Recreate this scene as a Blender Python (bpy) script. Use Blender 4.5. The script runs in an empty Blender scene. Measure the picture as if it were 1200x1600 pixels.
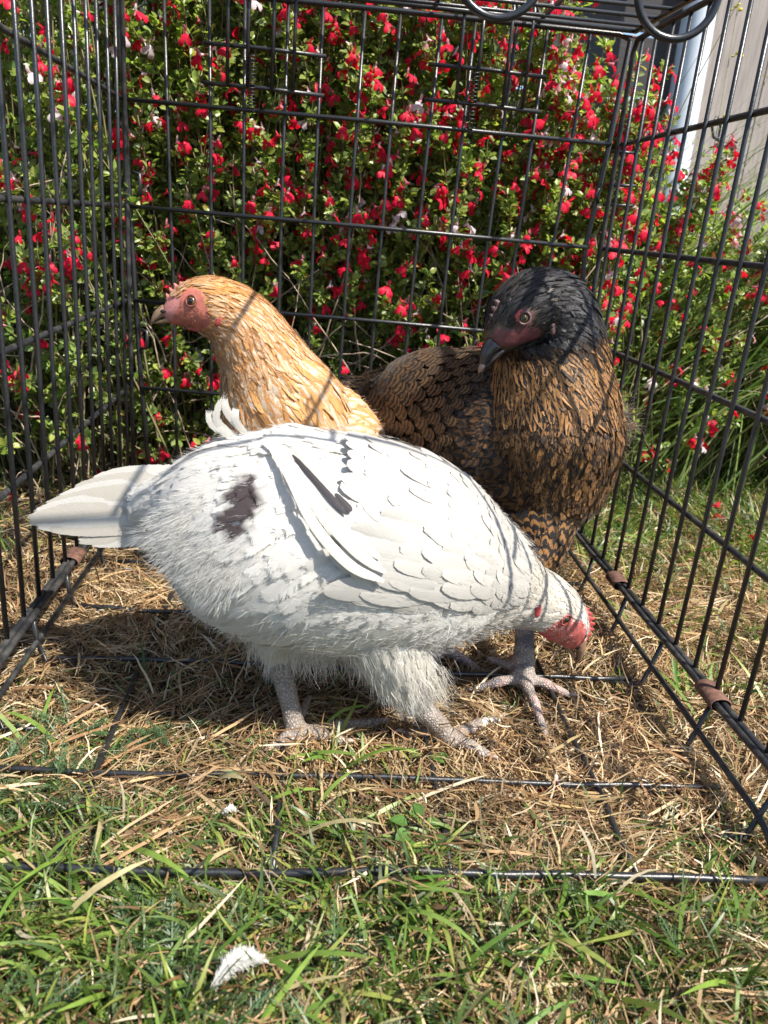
import bpy, math, random
import numpy as np
from mathutils import Vector, Matrix
from mathutils.bvhtree import BVHTree
random.seed(7)
rng = np.random.default_rng(11)
PI = math.pi

# ------------------------------------------------------------------ camera, world, sun, exposure
scene = bpy.context.scene
COL = scene.collection
CAM = np.array([0.2482, -1.0175, 0.3981])
CR = np.array([0.99441949, -0.06389638, 0.08394721])
CU = np.array([-0.05575237, 0.3572437, 0.93234576])
CF = np.array([0.08956313, 0.93182305, -0.35168772])
FPX = 1197.8
cam_d = bpy.data.cameras.new('camera')
cam = bpy.data.objects.new('camera', cam_d)
COL.objects.link(cam)
M = Matrix(((CR[0], CU[0], -CF[0], CAM[0]), (CR[1], CU[1], -CF[1], CAM[1]), (CR[2], CU[2], -CF[2], CAM[2]), (0, 0, 0, 1)))
cam.matrix_world = M
cam_d.sensor_fit = 'VERTICAL'
cam_d.sensor_height = 36
cam_d.sensor_width = 27
cam_d.lens = FPX / 1600 * 36
cam_d.clip_start = 0.02
cam_d.clip_end = 300
cam_d.dof.use_dof = True
cam_d.dof.focus_distance = 0.66
cam_d.dof.aperture_fstop = 12
scene.camera = cam
SUN_EL, SUN_AZ = 54.0, -38.0          # azimuth measured from +x towards +y
world = bpy.data.worlds.new('World')
scene.world = world
world.use_nodes = True
wn = world.node_tree
sky = wn.nodes.new('ShaderNodeTexSky')
sky.sky_type = 'NISHITA'
sky.sun_disc = False
sky.sun_elevation = math.radians(SUN_EL)
sky.sun_rotation = math.radians(90 - SUN_AZ)
bg = wn.nodes['Background']
bg.inputs['Strength'].default_value = 0.12
wn.links.new(sky.outputs[0], bg.inputs[0])
sd = bpy.data.lights.new('sun', 'SUN')
sd.energy = 5.0
sd.angle = math.radians(0.53)
sd.color = (1.0, 0.94, 0.84)
sun = bpy.data.objects.new('sun', sd)
COL.objects.link(sun)
sv = Vector((math.cos(math.radians(SUN_EL)) * math.cos(math.radians(SUN_AZ)),
             math.cos(math.radians(SUN_EL)) * math.sin(math.radians(SUN_AZ)), math.sin(math.radians(SUN_EL))))
sun.rotation_euler = sv.to_track_quat('Z', 'Y').to_euler()
sun.location = (3, -2, 4)
scene.view_settings.view_transform = 'Standard'
scene.view_settings.look = 'None'
scene.view_settings.exposure = 1.0
scene.view_settings.gamma = 1
scene.view_settings.use_curve_mapping = False
scene.render.engine = 'CYCLES'
scene.cycles.transparent_max_bounces = 40
scene.cycles.max_bounces = 7
scene.cycles.diffuse_bounces = 4
scene.cycles.glossy_bounces = 2
scene.cycles.transmission_bounces = 4
scene.cycles.caustics_reflective = False
scene.cycles.caustics_refractive = False

# ------------------------------------------------------------------ helpers
def at(px, py, Y):
    """world point on the depth plane y = Y seen in direction (px, py)"""
    d = CF + CR * (px - 600) / FPX - CU * (py - 800) / FPX
    return CAM + d * ((Y - CAM[1]) / d[1])

def at_z(px, py, z):
    d = CF + CR * (px - 600) / FPX - CU * (py - 800) / FPX
    return CAM + d * ((z - CAM[2]) / d[2])

def psize(P):
    return float((np.array(P) - CAM) @ CF) / FPX

def nrm(a):
    return a / np.maximum(np.linalg.norm(a, axis=-1, keepdims=True), 1e-9)

def tag(o, label=None, cat=None, group=None, kind=None):
    if label: o['label'] = label
    if cat: o['category'] = cat
    if group: o['group'] = group
    if kind: o['kind'] = kind
    return o

def empty(name, loc=(0, 0, 0)):
    o = bpy.data.objects.new(name, None)
    o.location = loc
    o.empty_display_size = 0.02
    COL.objects.link(o)
    return o

def link(name, me, mat=None, parent=None):
    o = bpy.data.objects.new(name, me)
    COL.objects.link(o)
    if mat is not None and len(me.materials) == 0:
        me.materials.append(mat)
    if parent is not None:
        o.parent = parent
        if parent.parent is not None:
            o.matrix_parent_inverse = Matrix.Translation(-(parent.parent.location + parent.location)) if False else Matrix.Identity(4)
    return o

def mesh_np(name, V, F, smooth=True, attrs=None, uv=None):
    """V (n,3); F (m,k) with k 3 or 4; attrs {name: (n,4) or (n,)}; uv (n,2) per vertex"""
    V = np.asarray(V, np.float32); F = np.asarray(F, np.int32)
    me = bpy.data.meshes.new(name)
    k = F.shape[1]
    me.vertices.add(len(V)); me.vertices.foreach_set('co', V.ravel())
    me.loops.add(F.size); me.loops.foreach_set('vertex_index', F.ravel())
    me.polygons.add(len(F))
    me.polygons.foreach_set('loop_start', np.arange(0, F.size, k, dtype=np.int32))
    me.polygons.foreach_set('loop_total', np.full(len(F), k, np.int32))
    me.polygons.foreach_set('use_smooth', np.full(len(F), smooth))
    if attrs:
        for n, a in attrs.items():
            a = np.asarray(a, np.float32)
            if a.ndim == 2:
                at_ = me.attributes.new(n, 'FLOAT_COLOR', 'POINT')
                at_.data.foreach_set('color', a.ravel())
            else:
                at_ = me.attributes.new(n, 'FLOAT', 'POINT')
                at_.data.foreach_set('value', a)
    if uv is not None:
        l = me.uv_layers.new(name='UVMap')
        l.data.foreach_set('uv', np.asarray(uv, np.float32)[F.ravel()].ravel())
    me.update(calc_edges=True)
    me.validate()
    return me

def tube_geo(pts, r, n=8, caps=True):
    pts = np.array(pts, float)
    r = np.full(len(pts), r) if np.isscalar(r) else np.array(r)
    T = nrm(np.gradient(pts, axis=0))
    ref = np.array([0, 0, 1.0]) if abs(T[0][2]) < .9 else np.array([1.0, 0, 0])
    A = nrm(np.cross(T[0], ref)); V = []
    for i in range(len(pts)):
        A = A - T[i] * (A @ T[i]); A = A / np.linalg.norm(A)
        B = np.cross(T[i], A)
        for k in range(n):
            a = 2 * PI * k / n
            V.append(pts[i] + r[i] * (A * math.cos(a) + B * math.sin(a)))
    F = []
    for i in range(len(pts) - 1):
        for k in range(n):
            F.append((i * n + k, i * n + (k + 1) % n, (i + 1) * n + (k + 1) % n, (i + 1) * n + k))
    if caps:
        c0 = len(V); V.append(pts[0]); V.append(pts[-1])
        for k in range(n):
            F.append((c0, (k + 1) % n, k, k) if False else (c0, (k + 1) % n, k))
            F.append((c0 + 1, (len(pts) - 1) * n + k, (len(pts) - 1) * n + (k + 1) % n))
    return V, F

def mesh_py(name, V, F, smooth=True):
    me = bpy.data.meshes.new(name)
    me.from_pydata([tuple(v) for v in V], [], [tuple(f) for f in F])
    me.polygons.foreach_set('use_smooth', [smooth] * len(me.polygons))
    me.update()
    return me

def tube(name, pts, r, mat, parent=None, n=8):
    V, F = tube_geo(pts, r, n)
    return link(name, mesh_py(name, V, F), mat, parent)

def join_geo(parts):
    V, F = [], []
    for v, f in parts:
        o = len(V); V += list(v); F += [tuple(i + o for i in q) for q in f]
    return V, F

def box_geo(c, s, bevel=0.0):
    x, y, z = [a / 2 for a in s]
    V = [(c[0] + a * x, c[1] + b * y, c[2] + d * z) for a in (-1, 1) for b in (-1, 1) for d in (-1, 1)]
    F = [(0, 1, 3, 2), (4, 6, 7, 5), (0, 4, 5, 1), (2, 3, 7, 6), (0, 2, 6, 4), (1, 5, 7, 3)]
    return V, F

# ------------------------------------------------------------------ materials
def new_mat(name):
    m = bpy.data.materials.new(name); m.use_nodes = True
    nt = m.node_tree
    return m, nt, nt.nodes, nt.links, nt.nodes['Principled BSDF']

def noise(nt, scale, detail=4, rough=.6, vec=None, dim='3D'):
    n = nt.nodes.new('ShaderNodeTexNoise'); n.inputs['Scale'].default_value = scale
    n.inputs['Detail'].default_value = detail; n.inputs['Roughness'].default_value = rough
    if vec is not None: nt.links.new(vec, n.inputs['Vector'])
    return n

def ramp(nt, src, stops):
    r = nt.nodes.new('ShaderNodeValToRGB')
    e = r.color_ramp.elements
    while len(e) < len(stops): e.new(.5)
    for i, (p, c) in enumerate(stops):
        e[i].position = p; e[i].color = (*c, 1) if len(c) == 3 else c
    nt.links.new(src, r.inputs[0])
    return r

def objco(nt):
    return nt.nodes.new('ShaderNodeTexCoord').outputs['Object']

def mathn(nt, op, a, b=None, c=None, clamp=False):
    m = nt.nodes.new('ShaderNodeMath'); m.operation = op; m.use_clamp = clamp
    for i, v in enumerate((a, b, c)):
        if v is None: continue
        if isinstance(v, (int, float)): m.inputs[i].default_value = v
        else: nt.links.new(v, m.inputs[i])
    return m.outputs[0]

def mixc(nt, fac, a, b, mode='MIX'):
    m = nt.nodes.new('ShaderNodeMix'); m.data_type = 'RGBA'; m.blend_type = mode
    for s, v in ((0, fac), (6, a), (7, b)):
        if isinstance(v, (int, float)): m.inputs[s].default_value = v
        elif isinstance(v, tuple): m.inputs[s].default_value = (*v, 1) if len(v) == 3 else v
        else: nt.links.new(v, m.inputs[s])
    return m.outputs[2]

def bump(nt, h, strength, dist, target):
    b = nt.nodes.new('ShaderNodeBump'); b.inputs['Strength'].default_value = strength
    b.inputs['Distance'].default_value = dist
    nt.links.new(h, b.inputs['Height']); nt.links.new(b.outputs[0], target)
    return b

def simple(name, c, rough=.6, c2=None, scale=40, bumps=.0, metal=0, spec=.5, detail=5):
    m, nt, N, L, P = new_mat(name)
    P.inputs['Roughness'].default_value = rough; P.inputs['Metallic'].default_value = metal
    P.inputs['Specular IOR Level'].default_value = spec
    n = noise(nt, scale, detail, .65, objco(nt))
    c2 = c2 or tuple(x * .7 for x in c)
    r = ramp(nt, n.outputs[0], [(.35, c2), (.65, c)])
    L.new(r.outputs[0], P.inputs['Base Color'])
    if bumps: bump(nt, n.outputs[0], bumps, .002, P.inputs['Normal'])
    return m

def leafy(name, trans=.35, rough=.5, spec=.4, attr='Col', transmul=(1.0, 1.15, .6)):
    """diffuse + translucent surface coloured by the per-piece colour attribute"""
    m, nt, N, L, P = new_mat(name)
    a = N.new('ShaderNodeAttribute'); a.attribute_name = attr
    n = noise(nt, 180, 3, .6, objco(nt))
    c = mixc(nt, .35, a.outputs['Color'], ramp(nt, n.outputs[0], [(.3, (.35, .35, .35)), (.7, (1.3, 1.3, 1.3))]).outputs[0], 'MULTIPLY')
    L.new(c, P.inputs['Base Color'])
    P.inputs['Roughness'].default_value = rough
    P.inputs['Specular IOR Level'].default_value = spec
    t = N.new('ShaderNodeBsdfTranslucent')
    L.new(mixc(nt, 1.0, c, transmul, 'MULTIPLY'), t.inputs['Color'])
    mx = N.new('ShaderNodeMixShader'); mx.inputs[0].default_value = trans
    L.new(P.outputs[0], mx.inputs[1]); L.new(t.outputs[0], mx.inputs[2])
    L.new(mx.outputs[0], N['Material Output'].inputs['Surface'])
    return m

M_coat = simple('black_epoxy_wire', (.020, .021, .024), .34, (.011, .012, .014), 300, .15, spec=.6)
# worn, dusty coating for rails
def worn(name):
    m, nt, N, L, P = new_mat(name)
    co = objco(nt)
    n1 = noise(nt, 60, 5, .7, co); n2 = noise(nt, 700, 3, .6, co)
    dust = ramp(nt, n1.outputs[0], [(.45, (0, 0, 0)), (.72, (1, 1, 1))])
    c = mixc(nt, dust.outputs[0], (.016, .017, .02), (.07, .068, .065))
    L.new(c, P.inputs['Base Color'])
    L.new(ramp(nt, n2.outputs[0], [(.3, (.28,) * 3), (.7, (.5,) * 3)]).outputs[0], P.inputs['Roughness'])
    bump(nt, n2.outputs[0], .2, .0006, P.inputs['Normal'])
    return m
M_rail = worn('worn_epoxy_rail')
M_rust = simple('rusty_clip', (.16, .075, .05), .8, (.055, .028, .02), 160, .5)
M_spring = simple('spring_steel', (.05, .05, .052), .35, (.02, .02, .02), 200, 0, .6)
M_ring = simple('black_rubber_ring', (.012, .014, .018), .28, (.02, .022, .026), 120, .05)

# ------------------------------------------------------------------ ground
def vnoise(x, y, s, seed=0):
    """smooth value noise in numpy"""
    x = np.asarray(x) * s + 37.1; y = np.asarray(y) * s + 11.7
    xi, yi = np.floor(x).astype(int), np.floor(y).astype(int)
    fx, fy = x - xi, y - yi
    fx = fx * fx * (3 - 2 * fx); fy = fy * fy * (3 - 2 * fy)
    def h(a, b):
        v = np.sin(a * 127.1 + b * 311.7 + seed * 17.3) * 43758.5453
        return v - np.floor(v)
    return (h(xi, yi) * (1 - fx) + h(xi + 1, yi) * fx) * (1 - fy) + (h(xi, yi + 1) * (1 - fx) + h(xi + 1, yi + 1) * fx) * fy

def gh(x, y):
    g = .014 * (vnoise(x, y, 9, 1) - .5) + .010 * (vnoise(x, y, 34, 2) - .5)
    x = np.asarray(x); y = np.asarray(y)
    return g - .004 + .01 * np.clip((-.66 - y) / .1, 0, 1)

def build_ground():
    # fine central sheet stretched outwards to the horizon
    def axis(a, b, n, far):
        c = np.linspace(a, b, n)
        k = np.geomspace(.06, far, 22)
        return np.r_[(a - k)[::-1], c, b + k]
    xs = axis(-1.2, 1.8, 150, 120); ys = axis(-1.2, 1.6, 140, 120)
    X, Y = np.meshgrid(xs, ys)
    Z = gh(X, Y)
    V = np.stack([X, Y, Z], -1).reshape(-1, 3)
    nx, ny = len(xs), len(ys)
    i = np.arange(nx * ny).reshape(ny, nx)
    F = np.stack([i[:-1, :-1], i[:-1, 1:], i[1:, 1:], i[1:, :-1]], -1).reshape(-1, 4)
    m, nt, N, L, P = new_mat('soil_thatch')
    co = objco(nt)
    n1 = noise(nt, 14, 6, .7, co); n2 = noise(nt, 260, 5, .75, co)
    a = ramp(nt, n1.outputs[0], [(.3, (.025, .017, .010)), (.5, (.045, .031, .017)), (.7, (.03, .032, .012))])
    c = mixc(nt, .6, a.outputs[0], ramp(nt, n2.outputs[0], [(.3, (.35, .35, .35)), (.75, (1.5, 1.45, 1.3))]).outputs[0], 'MULTIPLY')
    L.new(c, P.inputs['Base Color']); P.inputs['Roughness'].default_value = .95
    bump(nt, n2.outputs[0], .9, .004, P.inputs['Normal'])
    o = link('ground', mesh_np('ground', V, F), m)
    tag(o, kind='structure')
build_ground()

# ------------------------------------------------------------------ dog crate
W = .58
def XL(y, z): return .0065 * z + .008 * (-y)
def XR(y, z): return W - .0082 * z + .0209 * (-y)
def YB(x, z): return .0168 * z - .0422 * x / W
RZ = [.056, .170, .280, .391, .507, .615]     # rail heights on the back panel
RW, RH = .0021, .0026
FRONT = -.645
crate = empty('dog_crate', (W / 2, -.3, 0))
tag(crate, 'black wire dog crate with open front standing on the dry grass round three hens', 'dog crate')
crate_off = Matrix.Translation(-Vector(crate.location))
def wire(name, pts, r, parent, mat=None, n=7):
    # crate parts are modelled in world coordinates, then shifted into the crate's frame
    pts = [np.array(p, float) - np.array(crate.location) for p in pts]
    return tube(name, pts, r, mat or M_coat, parent, n)
def panel(name):
    # frame wires of the panel are its own mesh; the single wires are its children
    return name

def jit(s=.0008): return random.uniform(-s, s)
# --- back panel
def bp(x, z, dy=0): return (x, YB(x, z) + dy, z)
backV = []
def add_w(lst, pts, r, n=8): lst.append(tube_geo([np.array(p, float) - np.array(crate.location) for p in pts], r, n))
add_w(backV, [bp(.021, .03), bp(.012, .17), bp(.006, .3), bp(.0, .5), bp(-.004, .60), bp(0, .617), bp(.014, .622), bp(.3, .622), bp(.562, .620), bp(.575, .614), bp(.570, .5), bp(.562, .39), bp(.572, .285), bp(.582, .17), bp(.592, .03)], .0032)
V, F = join_geo(backV)
back = link('back_panel', mesh_py('back_panel', V, F), M_coat, crate)
bx_top = [.047, .098, .138, .187, .226, .273, .313, .360, .398, .445, .480, .529]
bx_mid = [.055, .103, .142, .188, .228, .271, .310, .354, .394, .440, .476, .519]
for a, b in zip(bx_top, bx_mid):
    c = b + (b - a) * .5
    wire('wire', [bp(a, .622), bp((a + b) / 2 + jit(), .46), bp(b, .30), bp((b + c) / 2 + jit(), .16), bp(c, .03)], RW, back)
lxs = [.021, .012, .006, .002, -.002, .0]; rxs = [.590, .582, .572, .562, .571, .575]
for k in range(5):
    a, b = lxs[k], rxs[k]
    wire('rail', [bp(a, RZ[k], -.0045), bp((a + b) / 2, RZ[k] + .001, -.0045), bp(b, RZ[k] if k else .045, -.0045)], RH, back)
# --- latches: two sprung slide bolts on the back panel
def latch(x0, x1, zt, zb, bars, xs, zsp0, zsp1, lab):
    dy = -.009
    g = []
    for z_ in (zt, zb):
        add_w(g, [bp(x0, z_, dy), bp((x0 + x1) / 2, z_, dy), bp(x1, z_ - .002, dy)], .0023)
    V, F = join_geo(g)
    l = link('slide_latch', mesh_py('slide_latch', V, F), M_coat, crate)
    for xb in bars:
        hook = [bp(xb, zb - .001, dy - .004), bp(xb, .60, dy - .004), bp(xb, .632, dy - .004)]
        if xb != bars[1]:
            hook += [bp(xb, .640, dy + .004), bp(xb + .004, .642, dy + .016), bp(xb + .012, .634, dy + .02), bp(xb + .016, .622, dy + .014)]
        wire('bolt', hook, .0021, l)
    # coil spring
    n = 15; pts = []
    for i in range(n * 10 + 1):
        t = i / (n * 10)
        pts.append(np.array(bp(xs, zsp0 + (zsp1 - zsp0) * t, dy - .006)) + np.array([.0042 * math.cos(t * n * 2 * PI), .0042 * math.sin(t * n * 2 * PI), 0]))
    pts = [np.array(bp(xs - .002, zsp0 - .009, dy))] + pts + [np.array(bp(xs + .002, zsp1 + .007, dy))]
    s = wire('spring', pts, .00085, l, M_spring, 5)
    return l
def bx(px, py):
    P = at(px, py, -.02); return P[0], P[2]
latch(.093, .232, .571, .531, [.121, .144, .172, .196], .149, .508, .562, '')
latch(.348, .483, .571, .535, [.383, .405, .437, .460], .402, .507, .566, '')
# small drop hooks linking the back frame with the sides
def hook(pts, r=.0018):
    wire('hook', pts, r, back)
hook([bp(.576, .50, .0) , bp(.60, .50, -.004)]); 
for z_, dx in ((.463, .036), (.441, .036)):
    hook([(W - .006, -.037, z_), (W + .028 - .002, -.05, z_ + .001)])
hook([(W - .012, -.038, .462), (W - .018, -.040, .452), (W - .012, -.038, .442)])
hook([bp(.008, .43, -.002), bp(.017, .428, -.006), bp(.018, .405, -.006), bp(.009, .402, -.002)], .0022)
hook([bp(.014, .245, -.002), bp(.022, .243, -.006), bp(.022, .222, -.006), bp(.013, .22, -.002)], .0022)
# --- side panels
def side(which):
    X = XL if which == 'L' else XR
    s = 1 if which == 'R' else -1
    yb = -.006 if which == 'L' else -.046
    g = []
    add_w(g, [(X(yb, .05), yb, .05), (X(yb, .3), yb, .3), (X(yb, .6), yb, .6), (X(yb, .61), yb - .008, .612), (X(-.3, .612), -.3, .612), (X(FRONT, .612), FRONT, .612),
              (X(FRONT, .55), FRONT - .006, .55), (X(FRONT, .05), FRONT - .006, .055), (X(FRONT, .05), FRONT + .004, .0535), (X(-.3, .05), -.3, .0535), (X(yb, .05), yb, .0535)], .0030)
    V, F = join_geo(g)
    p = link('side_panel', mesh_py('side_panel', V, F), M_rail, crate)
    k = 1; y = yb - (.031 if which == 'L' else .022)
    while y > FRONT + .01:
        tx = jit(.0012)
        wire('wire', [(X(y, .6), y + tx, .612), (X(y, .45) + jit(), y, .45), (X(y, .25) + jit(), y + jit(), .25), (X(y, .05), y, .052)], RW, p)
        y -= .0377 if which == 'L' else .0386
    for z_ in RZ[1:5]:
        pts = []
        for yy in np.linspace(yb, FRONT, 9):
            pts.append((X(yy, z_) + s * .0045, yy, z_ + (0.0 if which == 'L' else .0)))
        wire('rail', pts, .0029, p, M_rail)
    return p
sideL = side('L'); sideR = side('R')
# --- top panel: only the rails run the whole depth, an invented unseen opening in front keeps cross wire shadows off the hens
g = []
for yy in (-.010,):
    add_w(g, [(0.0, yy, .625), (.3, yy - .02, .6255), (.577, yy - .03, .623)], .003)
add_w(g, [(XL(0, .62), -.01, .622), (XL(-.3, .62), -.3, .6215), (XL(FRONT, .62), FRONT, .6215), (.3, FRONT, .6215), (XR(FRONT, .62), FRONT, .6215), (XR(-.3, .62), -.3, .6215), (XR(-.04, .62), -.042, .622)], .0028)
V, F = join_geo(g)
top = link('top_panel', mesh_py('top_panel', V, F), M_coat, crate)
for x_ in (.107, .230, .352, .473):
    wire('rail', [(x_ - .002, -.02, .628), (x_, -.3, .6275), (x_ + .002, FRONT, .627)], .0026, top)
for i in range(6):
    yy = -.045 - i * .037
    wire('wire', [(.003, yy + .012, .6225), (.29, yy - .006, .624), (.578, yy - .02, .6225)], RW, top)
# --- floor panel: grid pressed into the grass with upturned sides
g = []
def gz(x, y): return float(gh(x, y)) * .3 + .0068
loopz = .024
pl = [(.008, y, loopz) for y in np.linspace(-.06, -.60, 8)] + [(.010, -.625, loopz - .002), (.012, -.645, .008)]
pr = [(.577, y, loopz) for y in np.linspace(-.085, -.60, 8)] + [(.576, -.614, loopz - .002), (.574, -.640, .010), (.573, -.646, .002)]
floorp = empty('floor_panel'); floorp.parent = crate
for k_, p_ in ((.0024, pl), (.0026, pr)):
    wire('side_loop', p_, k_, floorp, M_rail, 8)
for y_, r_ in ((-.645, .0028), (-.553, .0023), (-.402, .0023), (-.310, .0023), (-.193, .0023), (-.08, .0023)):
    xa, xb = (.012, .573) if y_ != -.402 else (.02, .56)
    wire('wire', [(x, y_ + jit(.001), gz(x, y_) + (.0065 if y_ == -.645 else .0035)) for x in np.linspace(xa, xb, 16)], r_, floorp)
for x_ in (.1, .234, .349, .475):
    wire('wire', [(x_ + jit(.001), y, gz(x_, y) + .0020) for y in np.linspace(-.045, -.645, 16)], .0023, floorp)
for y_ in (-.11, -.205, -.31, -.402, -.50, -.60):
    wire('upright', [(XL(y_, .05) + .002, y_ + .002, .05), (.008, y_, .026), (.014, y_, .004), (.02, y_ - .0, gz(.02, y_)), (.05, y_, gz(.05, y_))], .0022, floorp)
    wire('upright', [(XR(y_, .05) - .003, y_ + .004, .05), (.577, y_, .024), (.570, y_ - .002, .004), (.566, y_ - .002, gz(.566, y_)), (.54, y_, gz(.54, y_))], .0022, floorp)
# hinge rails that carry the side panels and rusty clips round both wires
for X, s in ((XL, 1), (XR, -1)):
    wire('hinge_rail', [(X(y, .05) + s * .0062, y, .0535 + .0008 * math.sin(y * 40)) for y in np.linspace(-.02 if s > 0 else -.06, -.64, 14)], .0029, floorp, M_rail)
def clip(c, d, L_=.026):
    c = np.array(c, float) - np.array(crate.location); d = nrm(np.array(d, float))
    side_ = np.array([1, 0, 0.0]); up = np.cross(side_, d); V = []; F = []
    n = 14
    for i, (t, s_) in enumerate([(-.5, .94), (-.45, 1.03), (0, 1), (.45, 1.03), (.5, .94)]):
        for k in range(n):
            a = 2 * PI * k / n
            V.append(c + d * L_ * t + side_ * .0088 * s_ * math.cos(a) + up * .0056 * s_ * math.sin(a))
    for i in range(4):
        for k in range(n): F.append((i * n + k, i * n + (k + 1) % n, (i + 1) * n + (k + 1) % n, (i + 1) * n + k))
    o = link('hinge_clip', mesh_py('hinge_clip', V, F), M_rust, crate)
    so = o.modifiers.new('thickness', 'SOLIDIFY'); so.thickness = .0007
    return o
for y_ in (-.265, -.5):
    pass
clip((XL(-.285, .05) + .003, -.285, .0535), (0, 1, 0)); clip((XL(-.03, .05) + .003, -.04, .0535), (0, 1, 0))
clip((XR(-.277, .05) - .003, -.277, .0535), (0, 1, 0)); clip((XR(-.49, .05) - .003, -.493, .0535), (0, 1, 0), .03)
clip((.572, -.035, .618), (1, .1, 0), .02)

# ------------------------------------------------------------------ rings hanging from the roof
def ring(px, py, Y, R, lab):
    c = at(px, py, Y)
    e = empty('hanging_ring', tuple(c))
    tag(e, lab, 'ring', 'black rings hanging from the crate roof')
    pts = [np.array([R * math.cos(a), .25 * R * math.sin(a) * 0, R * math.sin(a)]) for a in np.linspace(0, 2 * PI, 41)]
    V, F = tube_geo(pts, .0026, 10, False)
    link('ring_body', mesh_py('ring_body', V, F), M_ring, e)
    zt = .6215 - c[2]
    V, F = tube_geo([(0, 0, R - .001), (.001, .003, R + .5 * (zt - R)), (.0, 0, zt + .004), (0, -.007, zt + .006), (0, -.008, zt - .004)], .0017, 7)
    link('hanger', mesh_py('hanger', V, F), M_coat, e)
ring(1061, -14, -.45, .0268, 'black ring hanging at the upper right by the crate corner')
ring(783, -54, -.45, .0285, 'black ring hanging near the middle of the crate roof')
# ------------------------------------------------------------------ hens: lofted bodies and feathers
def catmull(P, per=16):
    P = np.asarray(P, float); n = len(P)
    Q = np.vstack([2 * P[0] - P[1], P, 2 * P[-1] - P[-2]])
    out = []
    for i in range(n - 1):
        p0, p1, p2, p3 = Q[i], Q[i + 1], Q[i + 2], Q[i + 3]
        for k in range(per):
            t = k / per
            out.append(.5 * ((2 * p1) + (-p0 + p2) * t + (2 * p0 - 5 * p1 + 4 * p2 - p3) * t * t + (-p0 + 3 * p1 - 3 * p2 + p3) * t ** 3))
    out.append(P[-1]); return np.array(out)

class Loft:
    """sections: (centre xyz, side half width, radius towards 'up', radius away from 'up', up vector)"""
    PER = 16
    def __init__(s, secs):
        D = np.array([[*c, a, t, b, *u] for c, a, t, b, u in secs], float)
        s.n = len(secs); T = catmull(D, s.PER)
        s.C = T[:, :3]; s.a = T[:, 3]; s.t = T[:, 4]; s.b = T[:, 5]
        tan = nrm(np.gradient(s.C, axis=0)); up = T[:, 6:9]
        up = nrm(up - tan * np.sum(up * tan, 1, keepdims=True))
        s.N = up; s.B = nrm(np.cross(tan, up)); s.T = tan
        s.len = np.linalg.norm(np.gradient(s.C, axis=0), axis=1) * s.PER   # metres per unit u
    def q(s, arr, u):
        x = np.clip(u, 0, s.n - 1 - 1e-6) * s.PER
        i = x.astype(int); f = (x - i)
        return arr[i] * (1 - f if arr.ndim == 1 else (1 - f)[..., None]) + arr[i + 1] * (f if arr.ndim == 1 else f[..., None])
    def S(s, u, v):
        u, v = np.broadcast_arrays(np.asarray(u, float), np.asarray(v, float))
        c, sn = np.cos(v), np.sin(v)
        r = np.where(c > 0, s.q(s.t, u), s.q(s.b, u))
        return s.q(s.C, u) + s.q(s.B, u) * (s.q(s.a, u) * sn)[..., None] + s.q(s.N, u) * (r * c)[..., None]
    def nor(s, u, v, e=.02):
        du = s.S(u + e, v) - s.S(u - e, v); dv = s.S(u, v + e) - s.S(u, v - e)
        n = nrm(np.cross(dv, du))
        out = s.S(u, v) - s.q(s.C, np.asarray(u, float) + 0 * np.asarray(v))
        return n * np.where(np.sum(n * out, -1, keepdims=True) < 0, -1, 1)
    def geo(s, nu=40, nv=32):
        us = np.linspace(0, s.n - 1, nu); vs = np.linspace(0, 2 * PI, nv, endpoint=False)
        U, Vv = np.meshgrid(us, vs, indexing='ij')
        P = s.S(U, Vv).reshape(-1, 3)
        F = [(i * nv + k, i * nv + (k + 1) % nv, (i + 1) * nv + (k + 1) % nv, (i + 1) * nv + k) for i in range(nu - 1) for k in range(nv)]
        F.append(tuple(range(nv))[::-1]); F.append(tuple(range((nu - 1) * nv, nu * nv)))
        return list(P), F

def skin_mesh(name, geos, voxel, mat, parent, smooth=6):
    """union of closed shapes as one continuous surface"""
    V, F = join_geo(geos)
    me = mesh_py(name, V, F)
    o = bpy.data.objects.new(name, me); COL.objects.link(o)
    r = o.modifiers.new('r', 'REMESH'); r.mode = 'VOXEL'; r.voxel_size = voxel; r.use_smooth_shade = True
    sm = o.modifiers.new('s', 'SMOOTH'); sm.iterations = smooth; sm.factor = .5
    dg = bpy.context.evaluated_depsgraph_get()
    me2 = bpy.data.meshes.new_from_object(o.evaluated_get(dg), depsgraph=dg)
    bpy.data.objects.remove(o); bpy.data.meshes.remove(me)
    me2.name = name
    me2.materials.clear()
    me2.polygons.foreach_set('use_smooth', [True] * len(me2.polygons))
    return me2

def overlay(loft, n, u0, u1, colf, size=lambda u: 1.0, L=(.005, .010), mask=None, off=(.001, .003), sgn=-1, r=(.0001, .0002), wild=.16):
    """single fine barbs lying along the plumage"""
    u = srand(n, u0, u1); v = srand(n, 0, 2 * PI)
    P0 = loft.S(u, v)
    if mask is not None:
        k = ~mask(P0); u, v, P0 = u[k], v[k], P0[k]; n = len(u)
    N0 = loft.nor(u, v); T0 = sgn * loft.q(loft.T, u); S0 = np.cross(T0, N0); sz = size(u) * np.ones(n)
    D = nrm(T0 + N0 * srand(n, .02, .2)[:, None] + S0 * rng.normal(0, wild, n)[:, None])
    return strands(P0 + N0 * (srand(n, *off) * sz)[:, None], D, srand(n, *L) * sz, srand(n, *r), colf(P0, n), .08)

def bary_attr(me, name, cols):
    a = me.attributes.new(name, 'FLOAT_COLOR', 'POINT')
    a.data.foreach_set('color', np.asarray(cols, np.float32).ravel())

def verts_np(me):
    v = np.empty(len(me.vertices) * 3, np.float32); me.vertices.foreach_get('co', v); return v.reshape(-1, 3)

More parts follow.
